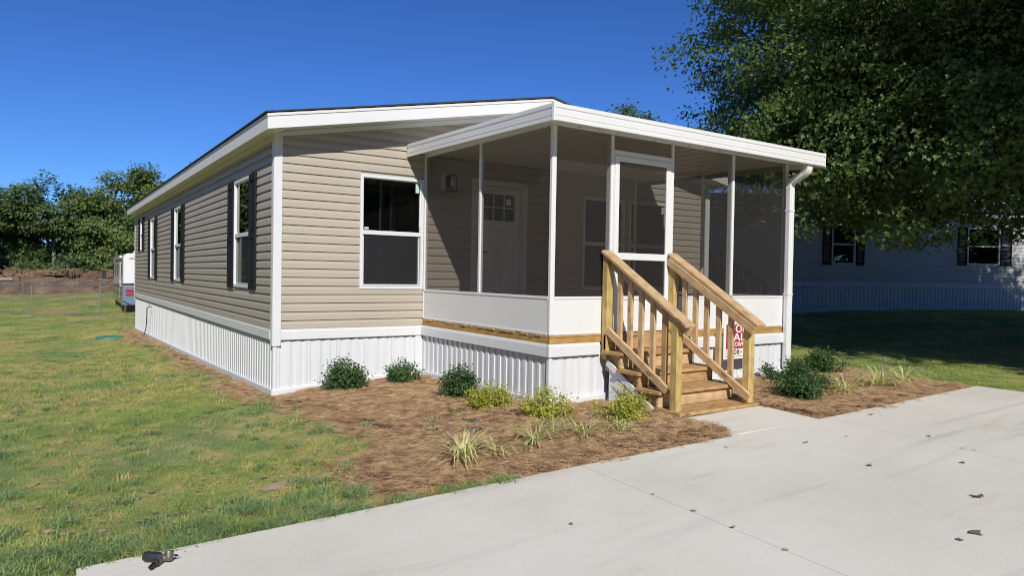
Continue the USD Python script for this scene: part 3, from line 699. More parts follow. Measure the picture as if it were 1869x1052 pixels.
# deck boards run across; their rough ends show along the left side
for i in range(22):
    y0 = -3.118 + i*.1405; e = rng.uniform(-.012, .010)
    lumber(porch, "deck_board", (PX0-.006+e, y0+.07, .978), (PX1, y0+.07, .978), .137, .026, WOOD_TREAD)
lumber(porch, "rim_joist", (PX0+.015, -.02, .929), (PX0+.015, PY, .929), .036, .068, WOOD_BAND)
lumber(porch, "rim_joist", (PX0-.002, PY+.016, .929), (PX1, PY+.016, .929), .034, .0675, WOOD_BAND)
# skirting of the porch
skirt_run(porch, (PX0+.012, -.02), (PX0+.012, PY+.02), (-1, 0), .80, lambda x, y: gl(x, y)-.05)
skirt_run(porch, (PX0+.02, PY+.012), (PX1-.02, PY+.012), (0, -1), .80, lambda x, y: gl(x, y)-.05)
skirt_run(porch, (PX1-.012, PY+.02), (PX1-.012, -.02), (1, 0), .80, lambda x, y: gl(x, y)-.05)
rail_run(porch, "skirting_top_rail", (PX0, -.031), (PX0, PY), (-1, 0), TOPRAIL, WHITE)
rail_run(porch, "skirting_top_rail", (PX0-.030, PY), (2.84, PY), (0, -1), TOPRAIL, WHITE)
rail_run(porch, "skirting_top_rail", (4.06, PY), (PX1, PY), (0, -1), TOPRAIL, WHITE)
rail_run(porch, "skirting_bottom_rail", (PX0-.004, -.03), (PX0-.004, PY), (-1, 0), BOTRAIL, WHITE, gl, 6)
rail_run(porch, "skirting_bottom_rail", (PX0-.02, PY-.004), (PX1, PY-.004), (0, -1), BOTRAIL, WHITE, gl, 6)
put(porch, "skirting_corner", cat_(rbox(PX0-.010, PX0+.03, PY-.010, PY+.002, .28, .757, .003), rbox(PX0-.010, PX0+.0015, PY+.0025, PY+.04, .28, .757, .003)), WHITE)
# knee wall panels and sills
ZS = 1.4226
kz0 = .992
put(porch, "knee_wall_panel", box(PX0+.004, PX0+.016, PY+.05, -.03, kz0+.004, ZS-.03), WHITE_METAL)
for a, b in ((2.185, 2.985), (4.02, 5.136), (5.18, 6.31)):
    put(porch, "knee_wall_panel", box(a+.001, b-.001, PY+.004, PY+.016, kz0+.004, ZS-.03), WHITE_METAL)
put(porch, "knee_wall_panel", box(PX1-.016, PX1-.004, PY+.05, -.03, kz0+.004, ZS-.03), WHITE_METAL)
put(porch, "sill", rbox(PX0-.004, PX0+.045, PY+.052, -.012, ZS-.032, ZS, .004), WHITE_METAL)
put(porch, "sill", rbox(PX1-.045, PX1+.004, PY+.052, -.012, ZS-.032, ZS, .004), WHITE_METAL)
for a, b in ((2.19, 2.985), (4.024, 5.1355), (5.181, 6.316)):
    put(porch, "sill", rbox(a+.001, b-.001, PY-.004, PY+.045, ZS-.032, ZS, .004), WHITE_METAL)
    put(porch, "base_channel", rbox(a+.001, b-.001, PY-.003, PY+.03, kz0, kz0+.024, .003), WHITE_METAL)
put(porch, "base_channel", rbox(PX0-.003, PX0+.03, PY+.052, -.012, kz0, kz0+.024, .003), WHITE_METAL)
for a, y in ((2.0, 0),):
    pass
# roof geometry: bottom of pans
def zu(y): return 3.392 + .018*y/1.0 - 0.0
def fz(y): return 3.32 + .0205*y       # bottom of side fascia
BZ0 = lambda y: fz(y)+.045
# posts
def post(x0, x1, y0, y1, z1, z0=kz0): put(porch, "post", rbox(x0, x1, y0, y1, z0, z1, .004), WHITE_METAL)
put(porch, "corner_post", cat_(rbox(PX0-.002, PX0+.060, PY-.002, PY+.050, kz0, 3.305, .008)), WHITE_METAL)
put(porch, "corner_post", cat_(rbox(PX1-.042, PX1+.004, PY-.002, PY+.075, kz0, 3.305, .006)), WHITE_METAL)
post(2.985, 3.026, PY-.001, PY+.085, 3.30); post(3.983, 4.024, PY-.001, PY+.085, 3.30); post(5.136, 5.180, PY-.001, PY+.085, 3.30, ZS+.0005)
post(PX0, PX0+.05, -1.60, -1.555, 3.325, ZS+.0005); post(PX1-.05, PX1, -1.60, -1.555, 3.325, ZS+.0005)
post(PX0-.004, PX0+.05, -.045, -.017, 3.345); post(PX1-.05, PX1+.004, -.045, -.017, 3.345)
# beams under the roof
put(porch, "beam", rbox(PX0-.002, PX1+.004, PY-.002, PY+.05, 3.306, 3.345, .004), WHITE_METAL)
for x0, x1 in ((PX0-.002, PX0+.05), (PX1-.046, PX1+.004)):
    poly = [(-.012, fz(0)+.022), (PY+.0505, fz(PY)+.05), (PY+.0505, fz(PY)+.09), (-.012, fz(0)+.07)]
    put(porch, "beam", prism(poly, x0, x1, "x"), WHITE_METAL)
# roof pans, each with a raised seam
RX0, RX1, RY = 1.838, 6.628, -3.50
npan = 16; pw = (RX1-RX0-.04)/npan
for i in range(npan):
    a = RX0+.02+i*pw; b = a+pw; g = .012
    prof = [(a+.001, 0), (a+g, 0), (a+g+.004, -.014), (a+g+.022, -.014), (a+g+.026, 0), (a+pw*.5-.01, 0), (a+pw*.5, -.005), (a+pw*.5+.01, 0), (b-.001, 0), (b-.001, .075), (a+.001, .075)]
    R = [[[x, y, fz(y)+.070+dz] for x, dz in prof] for y in (RY+.021, -.030)]
    v, f = loft(None, R)
    if trimesh.Trimesh(v, f, process=False).volume < 0: f = f[:, ::-1]
    put(porch, "roof_panel", (v, f), WHITE_METAL)
# gutter-like fascia with two grooves
FP = [(0, 0), (.010, 0), (.016, .006), (.016, .040), (.008, .046), (.008, .052), (.014, .058), (.014, .118), (.006, .124), (.006, .131), (.016, .140), (.016, .176), (.008, .184), (0, .184)]
def fascia(p0, p1, outward, z0, z1, name):
    R = []
    for p, zb in ((p0, z0), (p1, z1)):
        R.append([[p[0]+outward[0]*o, p[1]+outward[1]*o, zb+z] for o, z in FP])
    v, f = loft(None, R)
    if trimesh.Trimesh(v, f, process=False).volume < 0: f = f[:, ::-1]
    put(porch, name, (v, f), WHITE_METAL)
fascia((RX0+.016, -.03), (RX0+.016, RY+.01), (-1, 0), fz(0), fz(RY), "side_fascia")
fascia((RX1-.016, -.03), (RX1-.016, RY+.01), (1, 0), fz(0), fz(RY), "side_fascia")
fascia((RX0+.012, RY+.016), (RX1-.012, RY+.016), (0, -1), fz(RY), fz(RY), "gutter")
put(porch, "gutter_corner", cat_(rbox(RX0-.002, RX0+.030, RY-.004, RY+.012, fz(RY)-.003, fz(RY)+.187, .003), rbox(RX0-.002, RX0+.010, RY+.0125, RY+.03, fz(RY)-.003, fz(RY)+.187, .003)), WHITE_METAL)
put(porch, "gutter_end_cap", rbox(RX1-.012, RX1+.002, RY-.004, RY+.07, fz(RY)-.005, fz(RY)+.19, .003), WHITE_METAL)
# soffit return between gutter and beam
put(porch, "gutter_floor", box(RX0+.02, RX1-.02, RY+.018, RY+.11, fz(RY)+.004, fz(RY)+.009), WHITE_METAL)
# insect screens
def scr(pts): put(porch, "screen_panel", (np.array(pts, float), np.array([[0, 1, 2], [0, 2, 3]])), SCREEN)
xs_ = PX0+.020
def zl(y): return fz(y)+.045
for y0, y1 in ((-.045, -1.555), (-1.60, PY+.05)):
    scr([(xs_, y0, ZS), (xs_, y1, ZS), (xs_, y1, zl(y1)), (xs_, y0, zl(y0)-.01)])
    xr = PX1-.020; scr([(xr, y0, ZS), (xr, y1, ZS), (xr, y1, zl(y1)), (xr, y0, zl(y0)-.01)])
ysc = PY+.022
for a, b, z in ((2.19, 2.985, ZS), (4.024, 5.136, ZS), (5.18, 6.31, ZS), (3.026, 3.983, 3.135)):
    scr([(a, ysc, z), (b, ysc, z), (b, ysc, 3.306), (a, ysc, 3.306)])
# screen door
put(porch, "door_header", cat_(rbox(3.027, 3.982, PY-.006, PY+.06, 3.088, 3.134, .004), rbox(3.027, 3.982, PY-.003, PY+.05, 3.076, 3.087, .002)), WHITE_METAL)
put(porch, "door_jamb", rbox(3.0265, 3.036, PY-.006, PY+.05, .995, 3.075, .002), WHITE_METAL)
put(porch, "door_jamb", rbox(3.962, 3.982, PY-.006, PY+.05, .995, 3.075, .003), WHITE_METAL)
sd = porch+"/screen_door"; UsdGeom.Xform.Define(stage, sd)
D0, D1 = 3.038, 3.958
put(sd, "frame", cat_(rbox(D0, D0+.068, PY-.014, PY+.016, 1.0, 3.072, .005), rbox(D1-.074, D1, PY-.014, PY+.016, 1.0, 3.072, .005), rbox(D0+.0685, D1-.0745, PY-.0135, PY+.0155, 3.008, 3.0715, .005),
     rbox(D0+.0685, D1-.0745, PY-.0135, PY+.0155, 1.853, 1.936, .005), rbox(D0+.0685, D1-.0745, PY-.0135, PY+.0155, 1.385, 1.425, .004), rbox(D0+.0685, D1-.0745, PY-.0135, PY+.0155, 1.0005, 1.07, .004)), WHITE_METAL)
put(sd, "kick_panel", box(D0+.0675, D1-.0735, PY-.002, PY+.006, 1.069, 1.386), WHITE_METAL)
for z0, z1 in ((1.936, 3.008), (1.425, 1.853)):
    put(sd, "screen", (np.array([(D0+.068, PY+.001, z0), (D1-.074, PY+.001, z0), (D1-.074, PY+.001, z1), (D0+.068, PY+.001, z1)]), np.array([[0, 1, 2], [0, 2, 3]])), SCREEN)
put(sd, "latch", cat_(rbox(D1-.050, D1-.022, PY-.022, PY-.0145, 1.80, 1.92, .003), tube([(D1-.036, PY-.02, 1.84), (D1-.036, PY-.055, 1.835), (D1-.036, PY-.058, 1.80)], .009, 8), tube([(D1-.036, PY-.02, 1.90), (D1-.02, PY-.03, 1.905), (D1+.03, PY-.03, 1.905)], .004, 6)), STEEL)

# downspout: outlet under the gutter, two elbows, straight pipe with straps
def rect_sweep(path, w, d, ridge=True):
    """rectangular pipe, w along x, path in the y-z plane"""
    R = []; P_ = np.array(path, float); T = np.gradient(P_, axis=0); T /= np.linalg.norm(T, axis=1, keepdims=True)
    for p, t in zip(P_, T):
        nrm = np.array([-t[1], t[0]])
        if nrm[0] > 0: nrm = -nrm
        ring = []
        for a, b in ((-.5, -.38), (-.42, -.5), (-.2, -.5), (-.15, -.44), (-.02, -.44), (.02, -.5), (.2, -.5), (.42, -.5), (.5, -.38), (.5, .38), (.42, .5), (-.42, .5), (-.5, .38)):
            q = p - nrm*b*d if False else p + nrm*(-b)*d
            ring.append([path_x + a*w, q[0], q[1]])
        R.append(ring)
    v, f = loft(None, R)
    if trimesh.Trimesh(v, f, process=False).volume < 0: f = f[:, ::-1]
    return v, f
path_x = 6.325
dsp = porch+"/downspout"; UsdGeom.Xform.Define(stage, dsp)
yw, yo = -3.160, -3.425
elb = [(yo, 3.25), (yo, 3.205)] + [(yo+.07*(1-math.cos(a)), 3.205-.07*math.sin(a)) for a in np.linspace(.15, 1.0, 5)]
elb2 = [(yw-.07*(1-math.cos(a)), 2.985+.07*math.sin(a)) for a in np.linspace(1.0, .12, 5)] + [(yw, 2.97), (yw, 2.93)]
put(dsp, "elbow", rect_sweep(elb+elb2, .112, .080), WHITE_METAL)
put(dsp, "pipe", rect_sweep([(yw, 2.945), (yw, 1.9), (yw, .9), (yw, .42)], .108, .076), WHITE_METAL)
for z in (2.62, 1.43): put(dsp, "strap", rbox(path_x-.058, path_x+.058, yw-.042, yw+.045, z, z+.028, .003), WHITE_METAL)
put(dsp, "elbow", rect_sweep([(yw, .43), (yw, .38), (yw-.03, .335), (yw-.10, .305), (yw-.16, .29)], .098, .07), WHITE_METAL)
put(dsp, "crimp", cat_(*[rbox(path_x-.058, path_x-.054, yo+.07*(1-math.cos(a))-.02, yo+.07*(1-math.cos(a))+.02, 3.203-.07*math.sin(a), 3.208-.07*math.sin(a), .001) for a in np.linspace(0, 1.0, 6)]), SOFFIT)

# ================================================================== WOODEN STEPS
stairs = thing("wooden_steps", "new timber steps with handrails and balusters leading up to the screen door", "steps", (3.445, -3.8, .2))
XL, XR = 2.86, 4.03; NW = .089
zw = lambda x, y: float(gz(x, y))
# treads (two boards each would hide; one wide board as seen), risers
tr = [(.805, -3.215, -3.505), (.622, -3.435, -3.785), (.459, -3.725, -4.09), (.284, -4.01, -4.375)]
for i, (z, yb, yf) in enumerate(tr):
    x0, x1 = XL-.035, XR+.075
    if i == 3: x0, x1 = XL-.03, XR+.085
    lumber(stairs, "tread", (x0+rng.uniform(-.008, .008), (yb+yf)/2, z-.019), (x1, (yb+yf)/2, z-.019), yb-yf, .038, WOOD_TREAD)
rz = [(.987, .806, -3.205), (.766, .623, -3.462), (.583, .460, -3.752), (.420, .285, -4.045), (.245, .165, -4.345)]
for i, (zt, zb, y) in enumerate(rz):
    lumber(stairs, "riser", (XL+.0 if i < 4 else XL+.06, y+.019, (zt+zb)/2), (XR+.02, y+.019, (zt+zb)/2), .038, zt-zb-.002, WOOD_TREAD if i % 2 == 0 else WOOD_RAIL)
for x in (XL+.06, XR-.06):     # stringers
    poly = [(-3.16, .80), (-3.46, .765), (-3.46, .583), (-3.75, .583), (-3.75, .42), (-4.04, .42), (-4.04, .245), (-4.32, .245), (-4.32, .17), (-4.10, .15), (-3.16, .58)]
    m = prism(poly, x-.019, x+.019, "x")
    put(stairs, "stringer", m, WOOD_TREAD, extra={"grain": m[0][:, [1, 0, 2]]})
# newel posts
def newel(x, y, z0, z1): lumber(stairs, "newel_post", (x+NW/2, y, z0), (x+NW/2, y, z1), NW, NW, WOOD_POST, upv=(0, 1, 0), c=.006)
YT, YB = -3.175, -4.245
newel(XL, YT, .70, 1.915); newel(XL, YB, .12, 1.235)
newel(XR-NW, YT, .70, 1.915); newel(XR-NW, YB-.055, .286, 1.19)
# rails follow the slope
SL = (1.964-1.186)/(-3.135+4.424)
def zc(y): return 1.964 + SL*(y+3.135)       # top of the cap
dirv = np.array([0, -1, -SL]); dirv /= np.linalg.norm(dirv); nv = np.array([0, -SL, 1.0]); nv /= np.linalg.norm(nv)
for side, (xo, xi) in ((0, (XL, XL+NW)), (1, (XR-NW, XR))):
    xc = (xo+xi)/2; ye = -4.43 if side == 0 else -4.46
    cap0, cap1 = np.array([xc-.0, -3.13, zc(-3.13)-.019*1.17]), np.array([xc-.0, ye, zc(ye)-.019*1.17])
    lumber(stairs, "handrail_cap", cap0, cap1, .140, .038, WOOD_RAIL, upv=(0, 0, 1), c=.007)
    x_s = xo-.019 if side == 1 else xi-.03
    ys0, ys1 = (-3.225, -4.40) if side == 0 else (-3.14, -4.42)
    lumber(stairs, "top_rail", (x_s, ys0, zc(ys0)-.105), (x_s, ys1, zc(ys1)-.105), .036, .092, WOOD_RAIL)
    xb = xo+.010 if side == 0 else xo-.0195
    yb0, yb1 = (-3.225, -4.145) if side == 0 else (-3.225, -4.36)
    lumber(stairs, "bottom_rail", (xb, yb0, 1.0-(yb0+3.29)*-.604), (xb, yb1, 1.0-(yb1+3.29)*-.604), .036, .086, WOOD_RAIL)
    xbal = xb+.0385 if side == 0 else xo+.020
    for y in (-3.385, -3.553, -3.725, -3.902, -4.077):
        lumber(stairs, "baluster", (xbal, y, 1.0+(y+3.29)*.604-.07), (xbal, y, zc(y)-.062), .036, .066, WOOD_RAIL if rng.random() < .7 else WOOD_TREAD, upv=(0, 1, 0), c=.003)
# white lattice-like skirting closing the side of the steps
for i, (y0, y1) in enumerate(((-3.24, -3.42), (-3.42, -3.62), (-3.62, -3.84), (-3.84, -4.05))):
    zt0, zt1 = .70+(y0+3.24)*.60, .70+(y1+3.24)*.60
    x = XL+.030
    poly = [(y0-.002, .1), (y1+.002, .1), (y1+.002, zt1-.04), (y0-.002, zt0-.04)]
    m = prism(poly, x, x+.006, "x"); put(stairs, "side_skirting", m, WHITE)
(v, f), _ = bar((XL+.020, -3.22, .70-.03), (XL+.020, -4.09, .70-.87*.60-.03), .024, .075, c=.004); put(stairs, "skirting_trim", (v, f), WHITE)
(v, f), _ = bar((XL+.024, -3.35, .45), (XL+.024, -3.95, .10), .014, .11, c=.004); put(stairs, "skirting_trim", (v, f), WHITE)

# ================================================================== SIGN behind the steps
SX, SY, SZ0, SZ1 = 4.74, -3.34, .612, 1.092
from functools import reduce
d_ = np.array([1309+.0, 0])
sign = thing("sale_sign", "small red and white FOR SALE yard sign standing behind the wooden steps", "sign", (5.04, SY, float(gz(5.04, SY))))
sw = .60; sx0 = 4.742
put(sign, "board", rbox(sx0, sx0+sw, SY, SY+.006, SZ0, SZ1, .001), SIGNW)
rx0, rx1 = sx0+.045, sx0+sw-.045
put(sign, "red_field", box(rx0, rx1, SY-.0014, SY+.001, SZ0+.135, SZ1-.028), RED)
def letters(text, x, z, h, matl, width=None, y=SY-.0022, bold=True, name="lettering"):
    m = meshkit.text_mesh(text, h, .0015, bold); v = np.array(m.vertices); 
    if width: v[:, 0] *= width/(v[:, 0].max()-v[:, 0].min())
    put(sign, name, (np.stack([x+v[:,0], y+.0015-v[:,2], z+v[:,1]], 1), m.faces), matl)
letters("FOR", rx0+.07, SZ1-.135, .098, SIGNW, .34)
letters("SALE", rx0+.014, SZ1-.242, .092, SIGNW, .47)
letters("BY OWNER", rx0+.03, SZ1-.318, .056, SIGNW, .44)
fr = SZ0+.03
put(sign, "number_frame", cat_(box(rx0, rx1, SY-.0014, SY+.001, fr, fr+.006), box(rx0, rx0+.006, SY-.0014, SY+.001, fr+.0065, SZ0+.1345), box(rx1-.006, rx1, SY-.0014, SY+.001, fr+.0065, SZ0+.1345)), RED)
letters("(", rx0+.02, fr+.03, .06, SIGNK, None); letters("08-", rx0+.15, fr+.03, .06, SIGNK, .16)
for x in (sx0+.12, sx0+sw-.12):
    put(sign, "stake", tube([(x, SY+.012, float(gz(x, SY))-.1), (x, SY+.012, SZ1-.1)], .004, 6), STEEL)
# ================================================================== SHRUBS AND BED PLANTS
def shrub(name, label, x, y, w, h, look, seed, n=900, leaf=.030, group=None, spiky=.25):
    r = np.random.default_rng(seed); z = float(bed_z(x, y)) - .01
    t = thing(name, label, "shrub", (x, y, z), group)
    ns = 12 if spiky > .35 else 20; tips = []
    stems = []
    for i in range(ns):
        a = r.uniform(0, 2*np.pi); rr = math.sqrt(r.random())
        hh = h*(1 - .45*rr**2)*r.uniform(.55, 1.0+spiky*.7)
        tip = np.array([x+math.cos(a)*rr*w*.46, y+math.sin(a)*rr*w*.46, z+hh]); base = np.array([x+math.cos(a)*.04*rr, y+math.sin(a)*.04*rr, z])
        mid = (base+tip)/2 + [math.cos(a)*w*.08, math.sin(a)*w*.08, -.02]
        stems.append(tube([base, mid, tip], [.005, .004, .002], 5)); tips.append((base, mid, tip))
    put(t, "stem", cat_(*stems), BARK)
    C, D = [], []
    for k in range(n):
        b, m, q = tips[r.integers(ns)]
        u = r.random()**.6; p = (m+(q-m)*(2*u-1)) if u > .5 else b+(m-b)*2*u
        p = p + r.normal(0, 1, 3)*[w*.095, w*.095, h*.085]
        p[2] = max(p[2], z+.015); C.append(p); dd = p-np.array([x, y, z+h*.25]); D.append(dd/np.linalg.norm(dd))
    V, F = leaf_cloud(np.array(C), np.array(D), leaf*r.uniform(.7, 1.3, n), r=r, jitter=.5, upbias=.5, aspect=.75)
    put(t, "foliage", (V, F), look)
G1, G2 = "dark green shrubs", "yellow shrubs"
shrub("green_shrub", "wide dark green shrub against the white skirting under the front window", .83, -.34, .58, .38, HOLLY, 1, 3200, .034, G1)
shrub("green_shrub", "small dark green shrub in the inner corner between house and porch skirting", 1.66, -.44, .48, .30, HOLLY, 2, 2200, .032, G1, .45)
shrub("green_shrub", "rounded dark green shrub beside the porch side wall, next to a yellow shrub", 1.68, -1.92, .46, .39, HOLLY, 3, 3400, .032, G1, .2)
shrub("yellow_shrub", "low mounded yellow shrub just right of a dark green shrub at porch side", 1.64, -2.70, .50, .28, GOLD, 4, 2800, .026, G2)
shrub("yellow_shrub", "tall ragged yellow shrub before the near corner of the porch", 1.80, -3.50, .56, .34, GOLD, 5, 2700, .026, G2, .5)
shrub("yellow_shrub", "yellow shrub beside the left edge of the wooden steps", 2.30, -4.12, .52, .33, GOLD, 6, 2700, .026, G2, .4)
shrub("green_shrub", "biggest dark green shrub, right of the steps at the front of the bed", 4.80, -4.46, .64, .40, HOLLY, 7, 4600, .030, G1, .15)
shrub("green_shrub", "dark green shrub at the back of the right bed, near the lawn", 6.95, -3.35, .60, .40, HOLLY, 8, 3800, .030, G1, .2)
shrub("green_shrub", "sparse dark green shrub against the skirting below the downspout", 5.75, -3.50, .55, .34, HOLLY, 9, 1900, .032, G1, .4)

def blade(p, az, L, h, w, r, n=6, droop=1.0):
    """an arching strap leaf as a folded strip"""
    t = np.linspace(0, 1, n); rad = L*t; z = h*(t*(2.2-1.2*t*droop*1.35))
    c, s = math.cos(az), math.sin(az); ww = w*np.sin(np.pi*np.clip(t*.92+.08, 0, 1))**.6*.5+.0008
    mid = np.stack([p[0]+rad*c, p[1]+rad*s, p[2]+z], 1); side = np.array([-s, c, 0])
    V = np.empty((n*2, 3)); V[0::2] = mid-side*ww[:, None]; V[1::2] = mid+side*ww[:, None]
    i = np.arange(n-1)*2; F = np.vstack([np.stack([i, i+1, i+3], 1), np.stack([i, i+3, i+2], 1)])
    return V, F
def liriope(label, x, y, size, n, spikes, seed, look=LIRI):
    size *= 1.22; n = int(n*1.35)
    r = np.random.default_rng(seed); z = float(bed_z(x, y))-.01
    t = thing("liriope_plant", label, "plant", (x, y, z), "strap-leaved plants along the bed edge")
    B = [blade((x+r.normal(0, .02), y+r.normal(0, .02), z), r.uniform(0, 2*np.pi), size*r.uniform(.45, 1.1), size*r.uniform(.22, .72), .010, r, droop=r.uniform(.85, 1.25)) for _ in range(int(n*.8))]
    put(t, "blades", cat_(*B), look)
    for _ in range((spikes+1)//3):
        a = r.uniform(0, 2*np.pi); hh = size*r.uniform(.6, .85); tip = np.array([x+math.cos(a)*size*.3, y+math.sin(a)*size*.3, z+hh])
        base = np.array([x, y, z]); st = tube([base, (base+tip)/2+[0, 0, .02], tip], .0025, 5)
        bb = []
        for k in range(18):
            u = .6+.4*r.random(); q = base+(tip-base)*u+r.normal(0, .005, 3); bb.append(trimesh.creation.icosphere(0, .0042)); bb[-1].apply_translation(q)
        put(t, "flower_spike", cat_(st, *bb), PURPLE)
for L_, x, y, s, n, sp, lk in (
    ("largest variegated strap-leaved plant, leftmost at the bed edge, with purple spikes", .40, -4.22, .36, 70, 5, LIRI),
    ("small upright strap-leaved plant second from the left along the bed edge", .72, -4.28, .26, 22, 1, LIRI),
    ("arching strap-leaved plant in front of the tall ragged yellow shrub", 1.12, -4.27, .34, 44, 1, LIRI),
    ("sparse strap-leaved plant with few long arching leaves behind the bed edge", 1.46, -4.08, .34, 16, 2, LIRI),
    ("upright strap-leaved plant with purple spikes left of the last yellow shrub", 1.62, -4.34, .28, 30, 2, LIRI),
    ("small strap-leaved plant in front of the yellow shrub by the steps", 1.95, -4.46, .24, 30, 0, LIRI),
    ("wide clump of strap leaves with purple spikes in the right bed", 6.25, -4.55, .42, 90, 7, LIRI),
    ("clump of strap leaves just right of the biggest green shrub", 5.45, -4.55, .34, 60, 2, LIRI),
    ("strap-leaved clump at the far corner of the right bed by the lawn", 7.0, -4.45, .36, 50, 3, LIRI),
    ("little green strap-leaved tuft between the two right-hand green shrubs", 5.75, -4.05, .26, 34, 1, LIRI_G)):
    liriope(L_, x, y, s, n, sp, int(abs(x*1000+y*77)), lk)
for i, (x, y, s, L_) in enumerate(((1.235, -2.66, .11, "small flat weed in the straw nearest the low yellow shrub"), (1.12, -3.14, .08, "tiny dark weed in the middle of the straw bed"),
        (.94, -3.49, .09, "dark weed just behind the leftmost strap-leaved plant"), (.835, -2.81, .12, "pale weed left of the middle of the straw bed"), (.70, -3.13, .13, "low spreading weed nearest the lawn edge of the bed"))):
    r = np.random.default_rng(40+i); z = float(bed_z(x, y)); t = thing("weed", L_, "weed", (x, y, z), "weeds in the straw bed")
    n = 110; a = r.uniform(0, 2*np.pi, n); q = s*np.sqrt(r.random(n)); C = np.stack([x+q*np.cos(a), y+q*np.sin(a), z+.008+.03*r.random(n)], 1); D = np.stack([np.cos(a), np.sin(a), 0*a+.6], 1)
    put(t, "foliage", leaf_cloud(C, D, .026, r=r, upbias=1.2, jitter=.4), WEED)

# ================================================================== GRASS, STRAW AND LITTER (stuff)
def tuft_mesh(r, R, n, h, w, lean=.5, segs=2):
    V, F = [], []; a = r.uniform(0, 2*np.pi, n); q = R*np.sqrt(r.random(n)); az = r.uniform(0, 2*np.pi, n)
    hh = h*r.uniform(.5, 1.25, n); ln = hh*lean*r.uniform(.3, 1.8, n)
    b = np.stack([q*np.cos(a), q*np.sin(a), np.full(n, -.006)], 1); dr = np.stack([np.cos(az), np.sin(az), 0*az], 1); sd = np.stack([-np.sin(az), np.cos(az), 0*az], 1)*w*.5
    m = b+dr*ln[:, None]*.35; m[:, 2] += hh*.6; t = b+dr*ln[:, None]; t[:, 2] += hh*r.uniform(.75, 1.0, n)
    V = np.stack([b-sd, b+sd, m-sd*.8, m+sd*.8, t], 1).reshape(-1, 3); k = np.arange(n)[:, None, None]*5
    return V, (k+np.array([[0, 1, 3], [0, 3, 2], [2, 3, 4]])[None]).reshape(-1, 3)
def needle_mesh(r, R, n, L):
    B = []; a = r.uniform(0, 2*np.pi, n); q = R*np.sqrt(r.random(n)); az = r.uniform(0, 2*np.pi, n)
    V, F = [], []
    for i in range(n):
        l = L*r.uniform(.5, 1.2); c, s = math.cos(az[i]), math.sin(az[i]); z0, z1 = r.uniform(-.004, .016), r.uniform(-.004, .024); bow = r.uniform(-.25, .25)*l
        p0 = np.array([q[i]*math.cos(a[i])-c*l/2, q[i]*math.sin(a[i])-s*l/2, z0]); p1 = p0+[c*l, s*l, z1-z0]; pm = (p0+p1)/2+np.array([-s*bow, c*bow, .008]); sd = np.array([-s, c, 0])*.0019; u_ = np.array([0, 0, .0022])
        k = len(V); V += [p0-sd, p0+sd, pm-sd, pm+sd, pm+u_, p1-sd*.6, p1+sd*.6]
        F += [[k, k+1, k+4], [k, k+4, k+2], [k+1, k+3, k+4], [k+2, k+4, k+5], [k+4, k+3, k+6], [k+4, k+6, k+5]]
    return np.array(V), np.array(F)
def scatter(name, label, cat, protos, pts, idx, scale, r, tilt=.0, yaw=None):
    """protos: list of (mesh, material); pts (n, 3)"""
    path = numbered("/World/"+name); pi = UsdGeom.PointInstancer.Define(stage, path); targets = []
    for i, (m, ml) in enumerate(protos):
        pp = f"{path}/tuft_{i:03d}" if i else f"{path}/tuft"
        usdkit.mesh(stage, pp, m, ml); targets.append(Sdf.Path(pp))
    pi.CreatePrototypesRel().SetTargets(targets)
    n = len(pts); pi.CreatePositionsAttr(Vt.Vec3fArray.FromNumpy(np.asarray(pts, np.float32))); pi.CreateProtoIndicesAttr(Vt.IntArray.FromNumpy(np.asarray(idx, np.int32)))
    a = r.uniform(0, 2*np.pi, n); Q = [Gf.Quath(float(math.cos(t/2)), 0.0, 0.0, float(math.sin(t/2))) for t in a]
    pi.CreateOrientationsAttr(Vt.QuathArray(Q))
    sc = np.asarray(scale, np.float32)[:, None]*np.ones((1, 3), np.float32); pi.CreateScalesAttr(Vt.Vec3fArray.FromNumpy(sc.astype(np.float32)))
    tag(pi, label, cat, kind="stuff")

rg = np.random.default_rng(21)
prepare(BED_L); prepare(BED_R)
def lawn_ok(x, y, edge=.0):
    ok = ~((x > -.03) & (x < 8.32) & (y > -3.12*(x > 2.1)) & (y < L))
    fe = np.where(x < 1.07, -4.555-.118*(x+2.33), np.where(x < 4, -4.955-.085*(x-1.07), -5.205+.033*(x-4)))
    ok &= ~((y < fe+edge) & (x > -2.37) & (x < 7.52))
    for b in (BED_L, BED_R): ok &= ~contains_xy(b, x, y)
    return ok
def dirt_mask(x, y):
    m = np.zeros(len(x), bool)
    for p in DIRTS: m |= contains_xy(p.buffer(-.03), x, y)
    return m
def patch_kind(x, y, r):
    """0-2 green, 3-4 yellow green, 5 dry, 6 dark clover"""
    P = np.stack([x, y, 0*x], 1)
    a = meshkit.fbm(P*.55+3, 4, 11); b = meshkit.fbm(P*1.3+9, 3, 12); c = meshkit.fbm(P*.9+40, 3, 15)
    u = a + r.normal(0, .17, len(x)); out = np.where(u < .47, r.integers(0, 3, len(x)), np.where(u < .62, 3+r.integers(0, 2, len(x)), 5))
    near_drive = np.exp(-((y+4.6)/.8)**2)*.16*(x < 1) + np.exp(-((y+.6)/2.0)**2)*.04
    out = np.where(c+near_drive+r.normal(0, .09, len(x)) > .62, 6, out)
    return out
